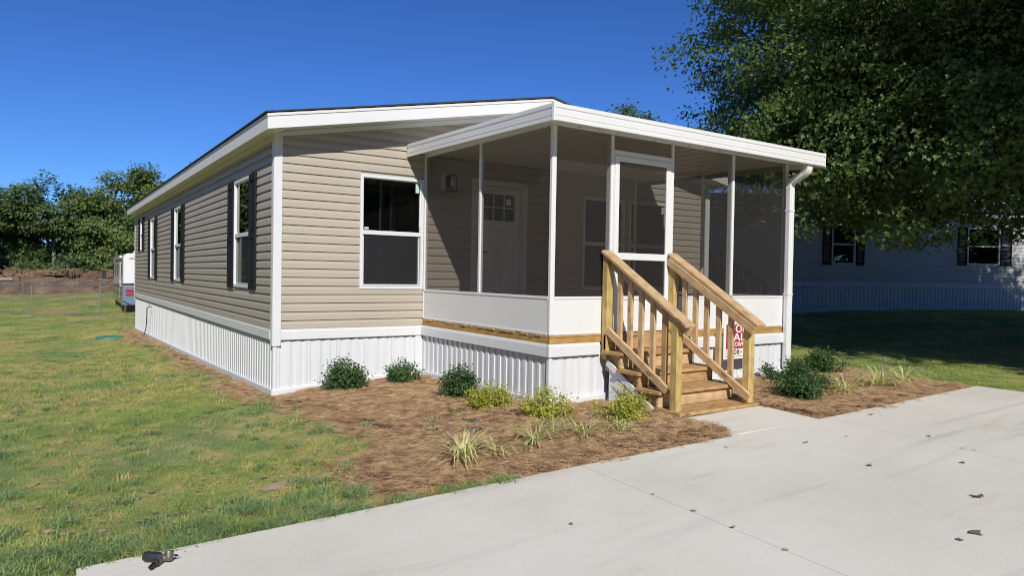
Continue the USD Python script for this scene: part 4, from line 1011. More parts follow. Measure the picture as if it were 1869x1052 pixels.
# short mown turf in four distance bands
protos = []
for lk, h, n in ((G_GREEN, .032, 120), (G_GREEN, .042, 110), (G_GREEN, .028, 120), (G_YEL, .032, 120), (G_YEL, .040, 110), (G_DRY, .026, 130), (G_DARK, .030, 110)):
    protos.append((tuft_mesh(rg, .15, n, h, .0046, 1.1), lk))
def band(x0, x1, y0, y1, per, smin, smax, cond=None):
    n = int((x1-x0)*(y1-y0)*per); x, y = rg.uniform(x0, x1, n), rg.uniform(y0, y1, n)
    ok = lawn_ok(x, y, .05) & (~dirt_mask(x, y) | (rg.random(n) < .22))
    P = np.stack([x, y, 0*x], 1); thin = meshkit.fbm(P*1.7+70, 3, 31); ok &= rg.random(n) > sst((thin-.55)/.2)*.75
    if cond is not None: ok &= cond(x, y)
    x, y = x[ok], y[ok]; return x, y, rg.uniform(smin, smax, len(x))
dist = lambda x, y: np.hypot(x-CAM[0], y-CAM[1])
def inview(x, y):
    a = np.degrees(np.arctan2(x-CAM[0], y-CAM[1])); return (a > -9) & (a < 76)
bands = [band(-6, 1, -5.8, 1.5, 105, .6, .95, inview), band(-9, 1, 1.5, 14, 42, 1.0, 1.5, inview), band(-12, 9, 14, 34, 16, 1.6, 2.3, inview), band(-22, 12, 34, 64, 5, 2.6, 3.6, inview),
         band(6.5, 14, -6.4, 5, 60, .9, 1.3, inview), band(13, 27, -7, 9, 16, 1.5, 2.1, inview)]
X_, Y_, S_ = (np.concatenate([b[i] for b in bands]) for i in range(3))
scatter("lawn_grass", "patchy mown grass, green fading to yellow and dry in places", "grass", protos, np.stack([X_, Y_, lawn_z(X_, Y_)+.0], 1), patch_kind(X_, Y_, rg), S_, rg)
# coarser weeds creeping over the concrete edge and the bed edge
tp = [(tuft_mesh(rg, .07, 70, .055, .006, 1.1), G_DARK), (tuft_mesh(rg, .06, 40, .050, .005, 1.1), G_GREEN), (tuft_mesh(rg, .06, 40, .055, .004, 1.3), G_YEL)]
n = 420; x = rg.uniform(-3.2, .5, n); y = -4.555-.118*(x+2.33)+np.abs(rg.normal(0, .32, n))+.0
k_ = lawn_ok(x, y, .0); x, y = x[k_], y[k_]
n2 = 260; t_ = rg.random(n2); pb = [BED_L.exterior.interpolate(u, normalized=True) for u in t_]; xb = np.array([p.x for p in pb])+rg.normal(-.05, .14, n2); yb = np.array([p.y for p in pb])+rg.normal(0, .14, n2)
kb = (xb < .5) & (yb > -4.6); xb, yb = xb[kb], yb[kb]
x, y = np.r_[x, xb], np.r_[y, yb]
scatter("edge_weeds", "darker clover and weed tufts along the concrete and straw edges", "weeds", tp, np.stack([x, y, lawn_z(x, y)+.01], 1), rg.choice(3, len(x), p=[.5, .3, .2]), rg.uniform(.7, 1.4, len(x)), rg)
n = 1500; x, y = rg.uniform(-6, 1, n), rg.uniform(-5.2, 9, n); k_ = lawn_ok(x, y, .08) & inview(x, y); x, y = x[k_], y[k_]
cl = [(tuft_mesh(rg, .05, 34, .060, .006, 1.2), G_GREEN), (tuft_mesh(rg, .07, 40, .045, .007, 1.3), G_DARK), (tuft_mesh(rg, .08, 22, .05, .004, 1.8), G_DRY), (tuft_mesh(rg, .05, 30, .055, .005, 1.2), G_YEL)]
scatter("grass_clumps", "coarser grass clumps and dry stalks standing out of the mown lawn", "grass", cl, np.stack([x, y, lawn_z(x, y)+.008], 1), rg.choice(4, len(x), p=[.36, .30, .16, .18]), rg.uniform(.7, 1.3, len(x)), rg)
# pine straw
np_ = [(needle_mesh(rg, .11, 60, .12), STRAW) for _ in range(7)]
pts = []
for b, per in ((BED_L, 150), (BED_R, 110)):
    x0, y0, x1, y1 = b.buffer(.22).bounds; n = int((x1-x0)*(y1-y0)*per); x, y = rg.uniform(x0, x1, n), rg.uniform(y0, y1, n)
    ok = (contains_xy(b.buffer(.04), x, y) | ((rg.random(n) < .28) & contains_xy(b.buffer(.22), x, y) & lawn_ok(x, y, .02))) & ((y < 2) | (rg.random(n) < .35)) & ~((x > 2.16) & (x < 6.3) & (y > -3.06)) & ~((x > 2.80) & (x < 4.12) & (y < -3.06)) ; x, y = x[ok], y[ok]
    pts.append(np.stack([x, y], 1))
pts = np.vstack(pts)
def bed_surface(x, y):
    out = np.empty(len(x))
    P = np.stack([x, y, 0*x], -1); from shapely import points as spts, distance as sdist
    d = np.minimum(*[np.where(contains_xy(b, x, y), sdist(spts(x, y), b.exterior), 9) for b in (BED_L, BED_R)]); d = np.where(d > 8, 0, d)
    e = d + .10*(meshkit.fbm(P*4, 3, 9)-.5)*2
    return gz(x, y)-.03+.075*sst(e/.22)+.028*(meshkit.fbm(P*6, 4, 2)-.5)+.02*(meshkit.fbm(P*1.4, 2, 3)-.5)
zz = np.maximum(bed_surface(pts[:, 0], pts[:, 1]), gz(pts[:, 0], pts[:, 1]))+.004
scatter("pine_straw", "reddish brown pine needles covering the planting beds", "pine straw", np_, np.c_[pts, zz], rg.integers(0, 7, len(pts)), rg.uniform(.7, 1.25, len(pts)), rg)
# scattered dead leaves in the grass and straw
def dead_leaf(r, s, curl):
    V, F = leaf_cloud(np.zeros((1, 3)), np.array([[1., 0, 0]]), s, r=r, jitter=.15, upbias=3, maple=True)
    V = V-V.mean(0); V[:, 2] = V[:, 2]*.4+curl*.28*(V[:, 0]**2+V[:, 1]**2)/s+.006; return V, F
dl = [(dead_leaf(rg, .075, c), DEADLEAF) for c in (.5, 1.0, -.6, .8)]+[(dead_leaf(rg, .06, .9), GREYLEAF)]
n = 620; x = rg.uniform(-4.5, 2.6, n); y = -4.55-.11*(x+2.3)+np.abs(rg.normal(0, .62, n))+.02
n2 = 60; x = np.r_[x, rg.uniform(-4, .5, n2)]; y = np.r_[y, rg.uniform(-4.5, 2, n2)]
n3 = 420; x = np.r_[x, rg.uniform(4.1, 13, n3)]; y = np.r_[y, -5.05+np.abs(rg.normal(0, 1.9, n3))]
k_ = ((lawn_ok(x, y) | contains_xy(BED_L, x, y) | contains_xy(BED_R, x, y)) & (np.abs(x-3.45) > .75) & ~((y > -3.15) & (x > 2.1) & (x < 8.4))); x, y = x[k_], y[k_]
z = np.where(contains_xy(BED_L, x, y) | contains_xy(BED_R, x, y), np.maximum(bed_surface(x, y), gz(x, y))+.012, gz(x, y)+.012)
scatter("leaf_litter", "small brown dead leaves strewn over the grass and straw edges", "dead leaves", dl, np.stack([x, y, z], 1), rg.integers(0, 5, len(x)), rg.uniform(.4, 1.0, len(x)), rg)
# leaves lying on the concrete, one by one
LV = [(2.37, -5.33), (3.01, -5.65), (4.53, -5.39), (4.03, -6.19), (3.84, -6.55), (3.84, -6.63), (2.78, -6.35), (3.39, -6.74), (2.65, -7.14), (1.98, -7.42), (1.81, -7.41), (1.0, -6.19), (.96, -6.52), (.93, -6.9), (.25, -5.86), (1.02, -5.8), (3.47, -5.75)]
LS = [.045, .06, .065, .05, .04, .035, .05, .05, .10, .085, .045, .05, .05, .045, .035, .035, .04]
def slab_z(x, y):
    for q in SLABS:
        for a, b, c in ((0, 2, 1), (0, 3, 2)):
            w = np.linalg.solve(np.vstack([q[[a, b, c], :2].T, np.ones(3)]), [x, y, 1])
            if (w > -1e-6).all(): return float(w@q[[a, b, c], 2])
    return float(gz(x, y))+.035
SL_LAB = dict(enumerate(("small leaf on the driveway nearest the left corner of the walkway slab", "thin grey leaf on the driveway straight in front of the wooden steps", "pinkish leaf on the driveway beside the right-hand straw bed",
    "grey leaf farthest up beside the right-hand driveway joint", "upper of two little leaves close together by the right-hand joint", "lower of two little leaves close together by the right-hand joint",
    "grey leaf in the middle of the slab between the two joints", "grey leaf just below the pair of little leaves by the right-hand joint", "largest grey dry leaf, folded, on the right part of the driveway",
    "folded grey dry leaf near the bottom right corner of the driveway", "chip-like leaf scrap beside the folded leaf near the bottom right corner", "brown leaf on the left joint, highest of the three brown ones",
    "brown leaf on the left joint, middle of the three brown ones", "brown leaf on the left joint, lowest and nearest the camera", "single grey leaf lying on the left-hand slab", "yellowish leaf on the left joint above the three brown ones", "tiny leaf on the driveway right of the thin grey leaf")))
for i, ((x, y), s) in enumerate(zip(LV, LS)):
    r = np.random.default_rng(90+i); V, F = dead_leaf(r, s, r.uniform(.4, 1.4)); c, sn = math.cos(i*1.7), math.sin(i*1.7)
    V = np.stack([V[:, 0]*c-V[:, 1]*sn+x, V[:, 0]*sn+V[:, 1]*c+y, V[:, 2]-V[:, 2].min()+slab_z(x, y)+.006], 1)
    p = put(None, "fallen_leaf", (V, F), GREYLEAF if i in (1, 3, 6, 7, 8, 9, 10, 14) else DEADLEAF)
    tag(stage.GetPrimAtPath(p), SL_LAB.get(i, "small curled dry leaf lying on the pale concrete driveway"), "leaf", None if i in SL_LAB else "dry leaves on the driveway")

# ================================================================== small things on the ground
nz = thing("metal_fitting", "small cast metal fitting with a black rubber grip lying on the concrete edge", "metal fitting", (-1.93, -4.80, slab_z(-1.93, -4.8)))
b = np.array([-1.93, -4.80, slab_z(-1.93, -4.8)])
e1 = np.array([math.cos(-.3), math.sin(-.3), 0]); e2 = np.array([-e1[1], e1[0], 0])
def L3(a, c, z): return b+e1*a+e2*c+np.array([0, 0, z])
put(nz, "rubber_grip", tube([L3(-.088, .045, .034), L3(-.083, .043, .034), L3(-.06, .034, .034), L3(.0, .012, .033), L3(.010, .008, .033)], [.014, .026, .029, .027, .020], 14), RUBBER)
put(nz, "body", cat_(tube([L3(-.005, .012, .033), L3(.03, .0, .032), L3(.055, -.004, .034)], [.017, .022, .020], 12), tube([L3(.05, -.004, .018), L3(.052, -.003, .035), L3(.052, .004, .062)], [.023, .024, .024], 14),
   tube([L3(.018, -.002, .03), L3(.0, -.04, .026), L3(-.012, -.062, .024)], [.016, .019, .017], 12)), BRASS)
put(nz, "ring", tube([L3(.052, .003, .060), L3(.052, .005, .068)], [.027, .026], 16), BRASS)
put(nz, "nozzle", cat_(tube([L3(-.012, -.06, .024), L3(-.026, -.10, .022), L3(-.028, -.106, .022)], [.014, .012, .010], 12), tube([L3(-.006, -.05, .025), L3(-.010, -.058, .025)], [.022, .022], 14)), BLACK_METAL)
put(nz, "lever", tube([L3(.065, -.004, .03), L3(.085, -.002, .034), L3(.10, .006, .036)], [.006, .005, .004], 6), BLACK_METAL)

lx, ly = -.89, 13.6; lz_ = float(gz(lx, ly))
lid = thing("access_lid", "round green plastic access lid set in the lawn near the far house corner", "lid", (lx, ly, lz_))
put(lid, "lid", lathe([(.36, -.05), (.36, .04), (.34, .065), (.22, .085), (.0005, .092)], (lx, ly, lz_), 28), GREENLID, smooth=40)
put(lid, "bolt", cat_(*[lathe([(.02, 0), (.02, .02), (.001, .022)], (lx+.30*math.cos(a), ly+.30*math.sin(a), lz_+.06), 8) for a in (0.4, 2.0, 3.5, 5.1)]), STEEL)
# ================================================================== NEIGHBOURING HOUSE (in the maple's shade)
NA = np.array([17.55, 4.37]); ND = np.array([.906, -.423]); ND /= np.linalg.norm(ND); NN = np.array([-ND[1]*-1, 0]) if False else np.array([ND[1], -ND[0]])
def nmap(v):     # (s, o, z) -> world; o outward, towards the drive
    v = np.asarray(v, float); xy = NA + v[..., :1]*ND + v[..., 1:2]*NN
    return np.concatenate([xy, v[..., 2:]], -1)
def nb(m): v, f = m; return nmap(v), f[:, ::-1]
def nbox(s0, s1, o0, o1, z0, z1, c=.004): return nb(rbox(s0, s1, o0, o1, z0, z1, c))
NS0, NS1, NZ0, NZE = -7.5, 16.0, 1.60, 3.90
neigh = thing("neighbour_house", "pale grey mobile home with dark shutters in deep shade under the big tree", "house", (*(NA+ND*4), .6))
NOPEN = [(1.28, 2.13, 2.18, 3.50), (6.22, 7.46, 2.26, 3.50), (-4.6, -3.6, 1.62, 3.55)]
for k in range(20):
    z = NZ0+k*CO
    for s0, s1 in segments(NS0+.08, NS1-.08, z, [(o[0]+.01, o[1]-.01, o[2]+.02, o[3]-.02) for o in NOPEN]):
        p0, p1 = NA+ND*s0, NA+ND*s1
        v, f = course_mesh(p0, p1, z, NN, k+200)
        put(neigh, "siding_course", (v, f), SIDING_GREY)
m = wall_board([(NS0, .9), (NS1, .9), (NS1, NZE), (NS0, NZE)], NOPEN)
v = np.array(m.vertices); put(neigh, "wall", (nmap(np.stack([v[:,0], -.09+v[:,2], v[:,1]], 1)), np.array(m.faces)), INTERIOR)
put(neigh, "wall", nbox(NS0, NS1, -8.0, -7.9, .9, NZE), SIDING_GREY)
for s in (NS0, NS1-.1):
    pr = [(0, .9), (0, NZE), (-4, NZE+.85), (-8, NZE), (-8, .9)]
    v, f = prism([(p[0], p[1]) for p in pr], s, s+.1, "x"); put(neigh, "wall", (nmap(v[:, [0, 1, 2]]), f), SIDING_GREY)
put(neigh, "floor", nbox(NS0+.1, NS1-.1, -7.9, -.1, 1.5, 1.58), INTERIOR)
put(neigh, "ceiling", nbox(NS0+.1, NS1-.1, -7.9, -.1, NZE-.08, NZE-.02), INTERIOR)
for a, b in ((.32, -4.0), (-8.32, -4.0)):
    za, zb = NZE+.04, NZE+.95
    v, f = prism([(a, za), (b, zb), (b, zb+.03), (a, za+.03)] if a > b else [(a, za), (a, za+.03), (b, zb+.03), (b, zb)], NS0-.3, NS1+.3, "x")
    put(neigh, "roof", (nmap(v), f), SHINGLE)
put(neigh, "eave_fascia", nbox(NS0-.28, NS1+.28, .285, .31, NZE-.09, NZE+.035), WHITE_FASCIA)
put(neigh, "eave_soffit", nbox(NS0-.28, NS1+.28, .0, .284, NZE-.03, NZE-.02), SOFFIT)
put(neigh, "skirting_top_rail", nbox(NS0, NS1, -.005, .03, NZ0-.13, NZ0), SKIRT_GREY)
put(neigh, "skirting_bottom_rail", nbox(NS0, NS1, -.005, .025, .35, .72), SKIRT_GREY)
s = NS0
while s < NS1-.1:
    w = min(.406, NS1-s); v, vent = [], []
    pr = [q for q in skirt_profile(.406) if q[0] <= w]
    for a, o, vt in pr:
        for z in (.45, NZ0-.12): v.append([s+a, o*1.6-.006, z])
    n = len(pr); i = np.arange(n-1)*2; f = np.vstack([np.stack([i, i+2, i+3], 1), np.stack([i, i+3, i+1], 1)])
    put(neigh, "skirting_panel", (nmap(np.array(v)), f[:, ::-1]), SKIRT_GREY); s += .406
for s in (NS0, NS1): put(neigh, "corner_post", nbox(s-.05, s+.05, -.06, .03, 1.45, NZE-.03), WHITE)
for o in NOPEN[:2]:
    path = numbered(neigh+"/window"); UsdGeom.Xform.Define(stage, path); cw = .05; zm = (o[2]+o[3])/2
    put(path, "frame", cat_(nbox(o[0], o[0]+cw, -.05, .03, o[2]+cw, o[3]-cw), nbox(o[1]-cw, o[1], -.05, .03, o[2]+cw, o[3]-cw), nbox(o[0], o[1], -.05, .03, o[2], o[2]+cw), nbox(o[0], o[1], -.05, .03, o[3]-cw, o[3]), nbox(o[0]+cw, o[1]-cw, -.03, .015, zm-.025, zm+.025)), WHITE)
    put(path, "pane", nbox(o[0]+cw, o[1]-cw, -.02, -.016, zm+.02, o[3]-cw, .0005), PANE); put(path, "pane", nbox(o[0]+cw, o[1]-cw, -.03, -.026, o[2]+cw, zm-.02, .0005), PANE)
    put(path, "blind", cat_(*[nbox(o[0]+.05, o[1]-.05, -.10, -.095, z, z+.028, .001) for z in np.arange(o[2]+.06, o[3]-.06, .034)]), WHITE)
put(neigh, "door", cat_(nbox(-4.59, -4.5, -.05, .03, 1.62, 3.55), nbox(-3.7, -3.61, -.05, .03, 1.62, 3.55), nbox(-4.499, -3.701, -.04, .0, 1.62, 3.5)), WHITE)
for s0, s1, z0, z1 in ((.96, 1.27, 2.165, 3.51), (2.14, 2.44, 2.165, 3.51), (5.86, 6.21, 2.24, 3.51), (7.47, 7.90, 2.24, 3.51)):
    path = numbered(neigh+"/shutter"); UsdGeom.Xform.Define(stage, path); zm = (z0+z1)/2
    put(path, "frame", cat_(nbox(s0, s0+.05, .014, .045, z0, z1), nbox(s1-.05, s1, .014, .045, z0, z1), *[nbox(s0+.05, s1-.05, .0145, .044, a, b) for a, b in ((z0, z0+.08), (zm-.04, zm+.04), (z1-.08, z1))]), SHUTTER)
    put(path, "louvre", cat_(*[nbox(s0+.05, s1-.05, .016, .034, z, z+.03, .002) for z in np.arange(z0+.09, z1-.1, .045) if abs(z-zm+.015) > .055]), SHUTTER)
# its dark timber landing and stair
NA = NA - ND*.9
deck = thing("wooden_deck", "dark stained wooden landing with railing and stairs at the grey neighbouring house", "deck", (*(NA+ND*-3.2+NN*.8), .6))
for j in range(10): put(deck, "deck_board", nbox(-5.2, -2.25, .06+j*.145, .06+j*.145+.138, 1.50, 1.535), WOOD_DARK)
for s in (-5.2, -3.7, -2.34):
    for o in ((1.42,) if s == -3.7 else (.10, 1.42)): put(deck, "post", nbox(s, s+.09, o, o+.09, .45, 2.40), WOOD_DARK)
put(deck, "rail", nbox(-5.2, -2.25, 1.40, 1.53, 2.401, 2.44), WOOD_DARK); put(deck, "rail", nbox(-5.1, -2.35, 1.44, 1.48, 1.62, 1.70), WOOD_DARK); put(deck, "rim", nbox(-5.2, -2.25, 1.515, 1.55, 1.33, 1.499), WOOD_DARK)
for s in np.arange(-5.05, -2.4, .14): put(deck, "baluster", nbox(s, s+.038, 1.482, 1.52, 1.56, 2.40), WOOD_DARK)
for i in range(5):
    z = 1.50-(i+1)*.178; put(deck, "tread", nbox(-2.25+i*.27, -2.25+(i+1)*.27+.02, .15, 1.38, z-.04, z), WOOD_DARK)
for o in (.10, 1.42):
    a, b = (-2.25, 2.40), (-.86, 1.52)
    v, f = prism([(a[0], a[1]-.09), (b[0], b[1]-.09), b, a], o, o+.09); v = v[:, [0, 1, 2]]; put(deck, "stair_rail", (nmap(v), f), WOOD_DARK)
    v, f = prism([(-2.24, 1.2), (-.88, .36), (-.88, .62), (-2.24, 1.48)], o+.02, o+.06); put(deck, "stringer", (nmap(v), f), WOOD_DARK)
    put(deck, "post", nbox(-.95, -.86, o, o+.09, .4, 1.44), WOOD_DARK)
    for s in np.arange(-2.1, -1.0, .14): put(deck, "baluster", nbox(s, s+.038, o+.03, o+.068, 1.37-(s+2.24)*.62, 2.31-(s+2.25)*.635), WOOD_DARK)

# ================================================================== TREES
def tree(name, label, x, y, H, crowns, look, seed, trunk_r=.25, n_clump=600, per=14, leaf=.30, spread=.5, group=None, trunk_h=None, bark=BARK, maple=False, limbs=10, zbase=None, jitter=.6, upbias=.6, low=-1., lump=.34, shell=.5, sub=10, bough=.9, outw=.7):
    r = np.random.default_rng(seed); z0 = float(gz(x, y))-.1 if zbase is None else zbase
    t = thing(name, label, "tree", (x, y, z0), group)
    C, D, T = [], [], []; tops = []
    vol = [c[1][0]*c[1][1]*c[1][2] for c in crowns]; tot = sum(v**.67 for v in vol)
    for (c, rad), vv in zip(crowns, vol):
        n = int(n_clump*vv**.67/tot); cc, p, d = crown_points(c, rad, n, per, spread, r, lump=lump, shell=shell, seed=seed, low=low, sub=sub, bough=bough)
        C.append(p); D.append(d); tops += [(cc[k]) for k in r.integers(0, len(cc), max(2, int(limbs*vv**.67/tot)))]
    C, D = np.vstack(C), np.vstack(D); ok = C[:, 2] > z0+.25; C, D = C[ok], D[ok]
    put(t, "crown", leaf_cloud(C, D, leaf*r.uniform(.55, 1.35, len(C)), maple=maple, r=r, jitter=jitter, upbias=upbias, aspect=.9, outw=outw), look)
    th = trunk_h or H*.55; base = np.array([x, y, z0]); top = np.array([x+r.normal(0, .3), y+r.normal(0, .3), z0+th])
    tt = np.linspace(0, 1, 9)[:, None]; pts = base+(top-base)*tt+np.c_[np.sin(tt*5+seed)*.12, np.cos(tt*4+seed)*.10, 0*tt]*tt
    rr = trunk_r*(1-.62*tt[:, 0]); rr[0] *= 1.35
    put(t, "trunk", tube(pts, rr, 12), bark)
    B = []
    for q in tops:
        u = r.uniform(.62, 1.0); p = pts[int(u*8)]; B.append(limb(p, p+(q-p)*.92, trunk_r*(1-.62*u)*.5, .02, r))
    put(t, "limb", cat_(*B), BARK)
    return t
# the big maple on the right
tree("maple_tree", "huge green maple filling the upper right, its low branches hanging before the neighbouring house", 14.6, -5.2, 13,
     [((15.0, -3.9, 8.7), (7.2, 7.4, 5.0)), ((10.6, .05, 5.5), (1.9, 1.9, 2.3)), ((11.9, .05, 8.8), (2.2, 2.2, 2.8)), ((13.8, .6, 6.8), (3.0, 3.0, 3.6)), ((11.9, -1.6, 6.4), (2.2, 2.0, 2.6)), ((12.6, -4.0, 7.0), (3.6, 3.6, 2.6)), ((10.7, -1.1, 3.8), (1.6, 1.5, 1.15)), ((11.2, -2.7, 3.9), (2.1, 2.0, 1.6)),
      ((11.7, -3.9, 4.2), (2.2, 2.2, 1.7)), ((12.5, -.7, 4.7), (2.5, 2.4, 1.8)), ((13.7, -2.5, 4.9), (3, 3, 2.0)), ((12.9, -4.8, 4.6), (2.4, 2.2, 1.7))], MAPLE, 11, .36, 13500, 26, .088, .17, maple=True, limbs=90, trunk_h=8.5, jitter=.5, upbias=.25, lump=.17, shell=.60, low=-.85, sub=15, bough=.72, outw=.75)
tree("shade_tree", "leafy tree just outside the right edge whose shade covers the lawn", 14.2, -12.5, 12,
     [((14.4, -12.2, 8.0), (6.4, 6.6, 5.4)), ((11.0, -10.4, 8.5), (3.4, 3.4, 2.9))], MAPLE, 12, .33, 11000, 13, .26, .4, maple=True, limbs=14, trunk_h=7.5)
# the row of trees behind the cleared strip
FG = "trees behind the cleared strip"
tree("broad_tree", "broad flat-topped tree with a bare pale trunk above the debris mound", -1.6, 69.6, 10.5, [((-1.8, 69.6, 7.4), (4.2, 3.5, 2.8)), ((-4.6, 71, 6.6), (3.2, 3, 2.6)), ((.8, 68.6, 5.9), (2.6, 2.6, 2.4))], TREE_A, 21, .24, 1140, 20, 0.245, .32, FG, 6.5, BARK_PALE, limbs=22, upbias=1.0, jitter=.45, lump=.4)
tree("tall_tree", "tall rounded tree just left of the house eave, highest of the back row", 4.6, 66.5, 11.5, [((4.5, 66.5, 6.6), (3.7, 3.7, 4.6)), ((2.6, 67.5, 5.0), (2.8, 2.8, 3.2)), ((5.8, 65.6, 9.2), (2.2, 2.2, 2.1))], TREE_B, 22, .28, 1350, 20, 0.230, .32, FG, 7, limbs=14, lump=.36)
tree("dense_tree", "dense dark tree cut by the left edge of the photo", -8.6, 73.5, 9.5, [((-8.6, 73.5, 5.6), (4.0, 3.6, 4.1)), ((-6.2, 72.6, 4.0), (3.0, 3.0, 3.2))], TREE_C, 23, .25, 1140, 20, 0.245, .32, FG, 6)
tree("small_tree", "tree top peeping over the eave of the side wall", 9.4, 69.5, 11.6, [((9.4, 69.5, 7.6), (3.0, 3.0, 4.0))], TREE_A, 24, .24, 630, 20, 0.230, .32, FG, 7)
for i, (x, y, w, h, lk, lb) in enumerate(((-6.0, 69.6, 2.6, 3.4, TREE_C, "leafy bush at the far left behind the debris mound"), (-2.9, 67.2, 2.2, 2.9, TREE_A, "low dark bush left of the pale trunk behind the debris mound"),
        (.9, 66.5, 2.5, 3.2, TREE_C, "blue-green bush right of the pale trunk behind the debris mound"), (3.4, 64.4, 2.2, 2.8, TREE_B, "bright bush in front of the tall rounded tree"),
        (5.7, 63.0, 2.4, 3.2, TREE_B, "bush beside the motorhome roof at the foot of the tall tree"), (8.6, 64.0, 2.8, 4.6, TREE_A, "tall bush behind the motorhome"), (-9.6, 70.6, 2.6, 3.0, TREE_A, "bush at the outer left end of the debris mound"), (-1.4, 73.5, 3.2, 4.6, TREE_C, "tall bush right behind the pale trunk"), (-4.4, 74.0, 3.0, 4.8, TREE_A, "tall dark bush behind the left part of the mound"), (2.0, 71.5, 3.0, 4.6, TREE_A, "tall bush between the flat-topped and the rounded tree"))):
    tree("bush", lb, x, y, h, [((x, y, h*.48-.3), (w, w*.9, h*.62)), ((x+w*.5, y-.4, h*.3), (w*.7, w*.6, h*.4))], lk, 40+i, .08, 480, 18, .20, .28, "bushes behind the debris mound", h*.5, limbs=6)
tree("distant_tree", "distant tree tops showing above the porch roof", 40.2, 36.5, 16, [((38.4, 37.4, 12.6), (1.6, 1.6, 3.3)), ((40.2, 36.3, 13.4), (1.9, 1.9, 3.6)), ((42.0, 35.2, 12.9), (1.5, 1.5, 3.2))], TREE_A, 61, .3, 780, 20, 0.216, .32, None, 11, limbs=10, lump=.5)
# woods off to the side and across the road: seen only as reflections in the windows
r_ = np.random.default_rng(77); wl = []
cc, p, d = crown_points((0, 0, 6.2), (4.2, 4.2, 4.6), 300, 14, .6, r_, lump=.4, shell=.5, seed=5)
V, F = leaf_cloud(p, d, .5*r_.uniform(.7, 1.3, len(p)), r=r_)
tk = tube([(0, 0, -.5), (.1, 0, 3), (0, .1, 7)], [.3, .24, .1], 8)
wp = [(-30-3*r_.random(), y+r_.uniform(-2, 2), 0) for y in range(-30, 62, 5)]+[(x+r_.uniform(-2, 2), -46-6*r_.random(), 0) for x in range(-40, 60, 5)]
wp += [(x, y, 0) for x, y in zip(r_.uniform(-34, -11, 22), r_.uniform(58, 76, 22))]
wp += [(x, y, -.5) for x, y in zip(np.linspace(-16, 34, 22)+r_.uniform(-1, 1, 22), 86-np.linspace(-16, 34, 22)*.67+r_.uniform(-2, 2, 22))]
nlow = 22
wp = np.array(wp)
scatter("woods", "mixed woods beyond the lawn and across the road", "woods", [((V, F), TREE_B), ((V, F), TREE_A)], np.vstack([wp, wp]), np.r_[np.zeros(len(wp)), np.ones(len(wp))].astype(int), np.r_[r_.uniform(.8, 1.25, len(wp)-nlow), r_.uniform(.42, .55, nlow), r_.uniform(.6, .9, len(wp)-nlow), r_.uniform(.35, .5, nlow)], r_)

# ================================================================== CLEARED STRIP: mound, roots, stump
MR = np.array([.83, -.557]); MF = np.array([.557, .83]); MC = np.array([-1.6, 63.6])
ss, oo = np.linspace(-34, 26, 190), np.linspace(-3.6, 3.6, 34)
S, O = np.meshgrid(ss, oo, indexing="ij")
prof = np.clip(1-(np.abs(O)/3.5)**1.6, 0, 1)**.9
P3 = np.stack([S*.8, O*.9, 0*S], -1)
Hm = prof*(1.75+1.1*(meshkit.fbm(P3*.5, 3, 5)-.5)+.55*(meshkit.fbm(P3*2.4, 3, 6)-.5))
XY = MC+S[..., None]*MR+O[..., None]*MF
Zm = gz(XY[..., 0], XY[..., 1])-.08+Hm*1.12
v = np.concatenate([XY, Zm[..., None]], -1).reshape(-1, 3); n, m = S.shape
i, j = np.meshgrid(np.arange(n-1), np.arange(m-1), indexing="ij"); a = (i*m+j).ravel()
f = np.vstack([np.stack([a, a+m, a+m+1], 1), np.stack([a, a+m+1, a+1], 1)])
tag(stage.GetPrimAtPath(put(None, "earth_mound", (v, f), MOUND, smooth=True)), kind="structure")
rb = np.random.default_rng(33); B = []
def mound_at(s, o):
    i = np.clip(np.searchsorted(ss, s), 0, n-1); j = np.clip(np.searchsorted(oo, o), 0, m-1); return v.reshape(n, m, 3)[i, j]
for k in range(460):
    s, o = rb.uniform(-26, 16), rb.normal(-1.2, 1.2); p = mound_at(s, np.clip(o, -3.4, 2)); l = rb.uniform(.3, 1.6); dr = rb.normal(0, 1, 3)*[1, 1, .35]; dr /= np.linalg.norm(dr)
    B.append(tube([p-dr*l*.5+[0, 0, .02], p+rb.normal(0, .06, 3)+[0, 0, .10], p+dr*l*.5+[0, 0, .05]], [.02*l+.008, .035*l+.01, .012], 5))
pth = put(None, "brushwood", cat_(*B), BRUSH); tag(stage.GetPrimAtPath(pth), "tangle of cut branches and roots lying over the earth mound", "brushwood", kind="stuff")
st = mound_at(1.6, -1.5); stump = thing("uprooted_stump", "uprooted tree stump with spreading roots on the earth mound", "stump", st)
R_ = []
for k in range(46):
    a = rb.uniform(0, np.pi*2); l = rb.uniform(.7, 1.9); q = st+np.array([MR[0]*math.cos(a)*l, MR[1]*math.cos(a)*l, .35+abs(math.sin(a))*l*.42]); q[:2] -= MF*rb.uniform(.0, .8)
    R_.append(tube([st+[0, 0, .35], (st+q)/2+rb.normal(0, .12, 3)+[0, 0, .22], q, q+rb.normal(0, .12, 3)-[0, 0, .2]], [.09, .055, .03, .01], 5))
put(stump, "root", cat_(*R_), BRUSH); put(stump, "trunk", tube([st+[0, 0, .25], st+np.array([*(MF*.7), .55]), st+np.array([*(MF*1.5), .6])], [.34, .26, .24], 10), BARK)
for k, (s, o, l, lb) in enumerate(((-3.0, -2.2, 1.5, "pale peeled log lying on the mound left of the stump"), (-7.8, -1.6, 1.1, "short pale log near the left top of the mound"))):
    p = mound_at(s, o); lg = thing("log", lb, "log", p, "pale logs on the mound"); q = np.array([*MR, .05])*l/2
    put(lg, "trunk", tube([p-q+[0, 0, .14], p+[0, 0, .17], p+q+[0, 0, .13]], [.14, .13, .10], 10), BARK_PALE)

